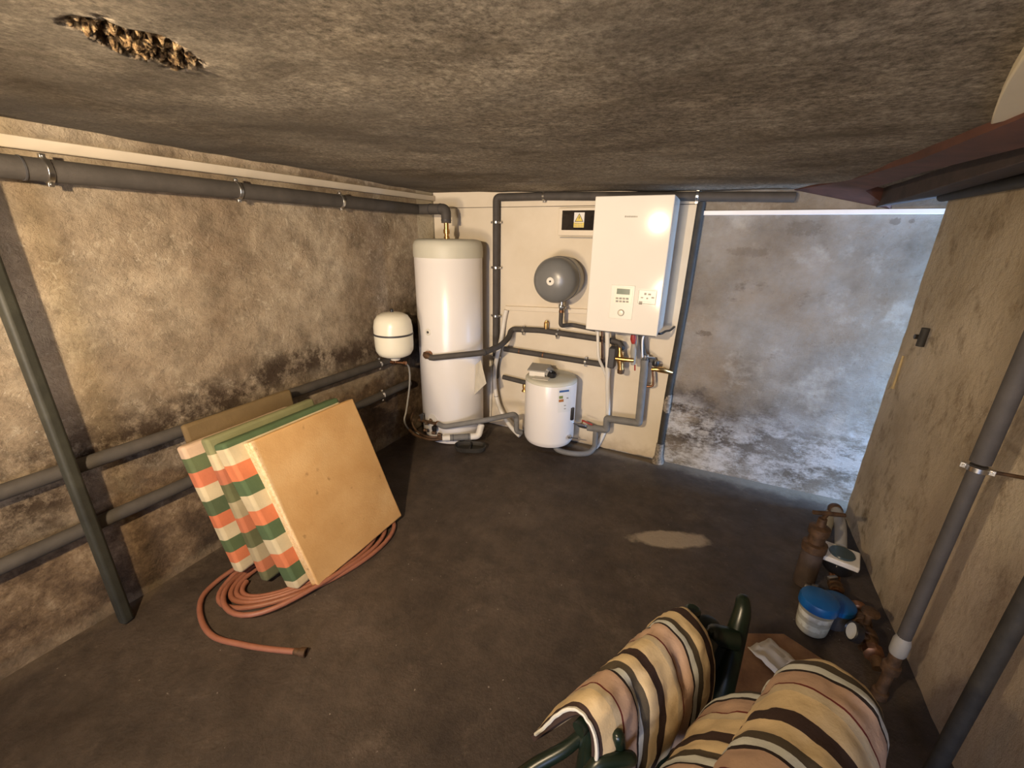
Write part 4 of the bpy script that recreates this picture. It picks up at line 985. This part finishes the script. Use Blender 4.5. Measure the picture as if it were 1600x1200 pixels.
M_FOAM = NT('yellowed_foam'); fc = M_FOAM.ramp(M_FOAM.noise(3.5, 8, .6), [(.3, (.47, .27, .105)), (.55, (.56, .345, .15)), (.75, (.62, .41, .20))])
ex = M_FOAM.xyz(); ed = M_FOAM.band(ex[1], -9, -8, -.318, -.300)
ed = M_FOAM.math('MULTIPLY', ed, M_FOAM.ramp(M_FOAM.noise(70, 8, .75, off=4), [(.40, .25), (.56, 1.0)]))
fc = M_FOAM.mix(M_FOAM.math('MULTIPLY', ed, .75), fc, (.74, .60, .40))
fs_ = M_FOAM.ramp(M_FOAM.noise(16, 4, .5, off=3), [(.26, 1.0), (.32, 0.0)])
fc = M_FOAM.mix(M_FOAM.math('MULTIPLY', fs_, .5), fc, (.20, .11, .045))
M_FOAM = M_FOAM.done(fc, .9, normal=M_FOAM.bump(M_FOAM.noise(120, 6, .7), .35, .004), spec=.15)
def cushion(name, label, xb, xt, th, zb, zt, y0, y1, mat, shear=0, group=None, part='cover', puff=.012, bev=.014, cat='cushion'):
    """slab leaning on the wall: front face goes from (xb, zb) to (xt, zt)"""
    t = thing(name, label, cat, (xb, (y0 + y1) / 2, zb), group)
    up = V((xt - xb, shear, zt - zb)); ln = up.length; un_ = up.normalized()
    bk = V((-(zt - zb), 0, (xt - xb))).normalized()
    nu, nv = 10, 24; b = MB(); pts = []; att = []
    O = V((xb, y0, zb))
    for side in (0, 1):
        for j in range(nv + 1):
            for i in range(nu + 1):
                u, v = i / nu, j / nv
                pf = puff * (1 - (2 * u - 1) ** 4) * (1 - (2 * v - 1) ** 4)
                w = .006 * noise.noise(V((u * 3, v * 3, xb * 20 + side)))
                p = O + V((0, (y1 - y0) * u, 0)) + up * v + bk * (th * side) + bk * ((pf + w) * (1 if side else -1))
                pts.append(p); att.append(.0001 + (1 - v) * .999)
    N = (nu + 1) * (nv + 1); fs = []
    for j in range(nv):
        for i in range(nu):
            a = j * (nu + 1) + i
            fs.append((a, a + 1, a + nu + 2, a + nu + 1)); fs.append((N + a, N + a + nu + 1, N + a + nu + 2, N + a + 1))
    bd = [i for i in range(nu + 1)] + [j * (nu + 1) + nu for j in range(1, nv + 1)] + [nv * (nu + 1) + i for i in range(nu - 1, -1, -1)] + [j * (nu + 1) for j in range(nv - 1, 0, -1)]
    for k in range(len(bd)):
        a, c = bd[k], bd[(k + 1) % len(bd)]; fs.append((a, N + a, N + c, c))
    b.add(pts, fs, att)
    o = b.build(part, mat, t, bev=bev, segs=3)
    return t
G = 'old cushions stacked against the left wall'
cushion('foam_slab', 'square yellow foam slab leaning in front of the striped cushions', -1.487, -1.75, .05, .03, .748, 1.026, 1.637, M_FOAM, -.025, G, 'foam', .002, .008, 'foam slab')
cushion('striped_cushion', 'bright green orange and cream striped cushion directly behind the foam slab', -1.552, -1.805, .088, .035, .765, .968, 1.60, M_PLAID, -.045, G)
cushion('striped_cushion', 'faded striped cushion in shade between the two brighter striped ones', -1.72, -1.91, .055, .035, .765, .935, 1.50, M_PLAIDB, -.02, G)
cushion('striped_cushion', 'pink-topped green and orange striped cushion at the left of the stack', -1.83, -1.985, .06, .085, .735, .885, 1.43, M_PLAIDC, -.03, G)
cushion('olive_cushion', 'plain olive-brown cushion at the back of the stack by the pipes', -1.955, -2.055, .036, .05, .80, .93, 1.48, M_OLIVE, -.02, G, puff=.004)

# ------------------------------------------------------------------ folded garden chairs with striped cushions
BR, CR, OL, WH, DK, TN, RD = (.042, .025, .020), (.56, .43, .25), (.068, .054, .036), (.52, .53, .48), (.025, .017, .015), (.42, .285, .20), (.12, .02, .016)
seq = [(0, BR), (.13, CR), (.29, OL), (.38, WH), (.46, DK), (.49, TN), (.70, RD), (.72, (.44, .36, .24)), (.80, CR), (.93, CR)]
M_STRIPE = stripes_mat('striped_chair_fabric', seq, .3, .85, .1)
def drape(name, label, ridge, side, prof, th, period, phase, nseg=44, tuft=.5, cat='cushion', group=None, taper=None):
    """padded cushion folded over a rail: prof = (sideways, down) points of its middle line across the ridge"""
    Fp, Np = ridge; e = (Np - Fp); L = e.length; e = e.normalized(); side = side.normalized()
    mid = spline([V((p[0], p[1], 0)) for p in prof], 6)
    nrm = []
    for i in range(len(mid)):
        tg = (mid[min(i + 1, len(mid) - 1)] - mid[max(0, i - 1)]).normalized(); nrm.append(V((tg.y, -tg.x, 0)))
    if sum(nrm[i].y for i in range(len(nrm) // 3, 2 * len(nrm) // 3)) < 0: nrm = [-q for q in nrm]
    K = len(mid); b = MB(); pts = []; att = []
    for j in range(nseg + 1):
        s = j / nseg * L; v = j / nseg
        endp = min(1, min(v, 1 - v) * 9) ** .5
        for sgn in (1, -1):
            rng_ = range(K) if sgn == 1 else range(K - 1, -1, -1)
            for i in rng_:
                w = i / (K - 1)
                edge = min(1, min(w, 1 - w) * 10) ** .5
                tf = 0
                for q in (.33, .68):
                    tf += math.exp(-((v - q) / .028) ** 2) * (.55 + .45 * math.cos(w * math.pi * 6))
                h = th / 2 * (.35 + .65 * edge * endp) * (1 - tuft * tf * (sgn == 1))
                wr = .006 * noise.noise(V((w * 7, v * 9, 3 + L))) + .0035 * noise.noise(V((w * 18, v * 18, 1)))
                md = mid[i].copy()
                if taper: k_ = taper(v); md = V((md.x * k_[0], md.y * k_[0], 0)) if md.x > 0 else V((md.x * k_[1], md.y, 0))
                p2 = md + nrm[i] * (h * sgn + (wr if sgn == 1 else 0))
                pts.append(Fp + e * (s + .006 * noise.noise(V((w * 4, v * 5, 7)))) + side * p2.x + V((0, 0, p2.y)))
                att.append(s / period + phase + 5)
    W = 2 * K; fs = [(j * W + i, j * W + (i + 1) % W, (j + 1) * W + (i + 1) % W, (j + 1) * W + i) for j in range(nseg) for i in range(W)]
    fs += [tuple(range(W)), tuple(range(nseg * W, (nseg + 1) * W))]
    b.add(pts, fs, att)
    t = thing(name, label, cat, (Fp + Np) / 2, group)
    b.build('cover', M_STRIPE, t, smooth=60)
    b2 = MB()
    for jj in (nseg,):
        loop = pts[jj * W:(jj + 1) * W]
        b2.tube(loop[2:K - 2], .0045, 6)
    b2.build('piping', simple('piping_white', (.55, .53, .46), .8, var=.08), t, 'pale edge piping')
    return t
Z1 = .66
F1, N1 = P(1072, 952, 2, Z1 - .018), P(912, 1120, 2, Z1 - .018)
e1 = (N1 - F1).normalized(); s1 = V((e1.y, -e1.x, 0)); s1 = s1 if s1.x < 0 else -s1
drape('seat_cushion', 'striped cushion folded over the left garden chair, its ridge pointing at the camera', (F1, N1), s1,
      [(.150, -.270), (.112, -.185), (.070, -.095), (.034, -.028), (.008, .0), (-.028, -.006), (-.062, -.035), (-.085, -.10), (-.095, -.20), (-.098, -.32)], .036, .205, .93, tuft=.95,
      taper=lambda v: (.45 + .55 * v, 1.1 - .65 * v))
Z2 = .86
F2, N2 = P(1310, 1050, 2, Z2), P(1228, 1225, 2, Z2)
e2 = (N2 - F2).normalized(); s2 = V((e2.y, -e2.x, 0)); s2 = s2 if s2.x < 0 else -s2
drape('seat_cushion', 'striped cushion bulging over the right garden chair, the largest in the foreground', (F2 + e2 * 0, N2 + e2 * .12), s2,
      [(.070, -.145), (.068, -.12), (.063, -.085), (.050, -.035), (.022, -.002), (-.012, .004), (-.045, -.006), (-.068, -.06), (-.076, -.20), (-.078, -.36)], .05, .205, .20, tuft=.12)
Z3 = .70
F3, N3 = P(1268, 1108, 2, Z3), P(1186, 1270, 2, Z3)
drape('seat_cushion', 'striped cushion between the two draped ones, lower and half hidden', (F3, N3 + e2 * .05), s2,
      [(.185, -.32), (.16, -.18), (.115, -.090), (.06, -.032), (.0, .0), (-.03, -.004), (-.045, -.05), (-.05, -.15)], .04, .205, .27, tuft=.2)

def chair(label, Fp, Np, sd, top, far_arm, near_leg, panels=()):
    """folded resin garden chair standing under its cushion; Fp-Np is the top rail"""
    e = (Np - Fp).normalized(); base = (Fp + Np) / 2; base = V((base.x, base.y, 0))
    t = thing('folding_chair', label, 'garden chair', base)
    A, B_ = V((Fp.x, Fp.y, top)), V((Np.x, Np.y, top))
    MB().tube([A - e * .02, B_ + e * .015], .016, 12).build('top_rail', M_GREEN, t)
    for k, q in enumerate((A + e * .03, B_ - e * .03)):
        MB().tube([q, q + sd * .012 - V((0, 0, top * .5)), q + sd * .03 - V((0, 0, top - .012))], [.016, .018, .016], 10).build('leg', M_GREEN, t)
        MB().tube([q - V((0, 0, .03)), q - sd * .02 - V((0, 0, top * .5)), q - sd * .035 - V((0, 0, top - .012))], [.016, .018, .016], 10).build('leg', M_GREEN, t)
    R_ = Matrix((e, sd, V((0, 0, 1)))).transposed()
    MB().box((A + B_) / 2 - V((0, 0, .24)), ((B_ - A).length - .09, .014, .34), R_).build('seat_panel', M_GREEN, t, bev=.004)
    for z in (.12, .20):
        MB().box((A + B_) / 2 - V((0, 0, top - z)), ((B_ - A).length - .06, .014, .035), R_).build('slat', M_GREEN, t, bev=.004)
    for pts_, rs in far_arm:
        sp_ = spline(pts_); d_ = (sp_[0] - sp_[1]).normalized()
        rr_ = [rs[0] + (rs[1] - rs[0]) * i / (len(sp_) - 1) for i in range(len(sp_))]
        sp_ = [sp_[0] + d_ * rs[0] * .95, sp_[0] + d_ * rs[0] * .8, sp_[0] + d_ * rs[0] * .45] + sp_; rr_ = [rs[0] * .3, rs[0] * .62, rs[0] * .9] + rr_
        MB().tube(sp_, rr_, 14).build('armrest', M_GREEN, t)
    for poly, dv in panels:
        MB().prism(poly, dv).build('side_frame', M_GREEN, t, bev=.006)
    for c, d, r in near_leg: MB().lathe(c - d * .016, d, [(r * .7, 0), (r, .006), (r, .026), (r * .7, .032)], 20).build('hinge', M_GREEN, t)
    return t
Za = .60
armA = ([P(1161, 939, 2, .60), P(1160, 955, 2, .58), P(1152, 985, 2, .53), P(1140, 1030, 2, .44), P(1126, 1080, 2, .34), P(1112, 1125, 2, .22)], (.020, .040))
armB = ([P(1112, 1000, 2, .52), P(1092, 1040, 2, .48), P(1070, 1085, 2, .44)], (.022, .024))
armC = ([P(1118, 992, 2, .53), P(1150, 1000, 2, .52)], (.03, .03))
nearleg = ([P(966, 1150, 2, .60), P(968, 1180, 2, .52), P(975, 1240, 2, .40)], (.014, .018))
nearbar = ([P(985, 1185, 2, .55), P(940, 1190, 2, .55), P(918, 1215, 2, .52)], (.015, .018))
leftbar = ([P(908, 1150, 2, .50), P(880, 1172, 2, .48), P(838, 1196, 2, .45), P(800, 1225, 2, .42)], (.014, .018))
chair('dark green folding garden chair on the left, under the ridge-folded striped cushion', F1, N1, s1, Z1 - .045, [armA, armB, armC, nearleg, nearbar, leftbar],
      [(P(1108, 985, 2, .52), V((.3, -.2, 1)).normalized(), .042), (P(1082, 957, 2, .60), V((0, 0, 1)), .022), (P(1107, 989, 2, .545), V((.3, -.2, 1)).normalized(), .010)],
      [([P(1104, 1005, 2, .50), P(1140, 1012, 2, .49), P(1112, 1118, 2, .26), P(1070, 1110, 2, .26)], V((.004, .016, -.012)))])
armD = ([P(1385, 1075, 2, .80), P(1400, 1130, 2, .70), P(1405, 1230, 2, .55)], (.018, .024))
chair('dark green folding garden chair on the right, under the largest striped cushion', F2, N2 + e2 * .1, s2, Z2 - .05, [], [])
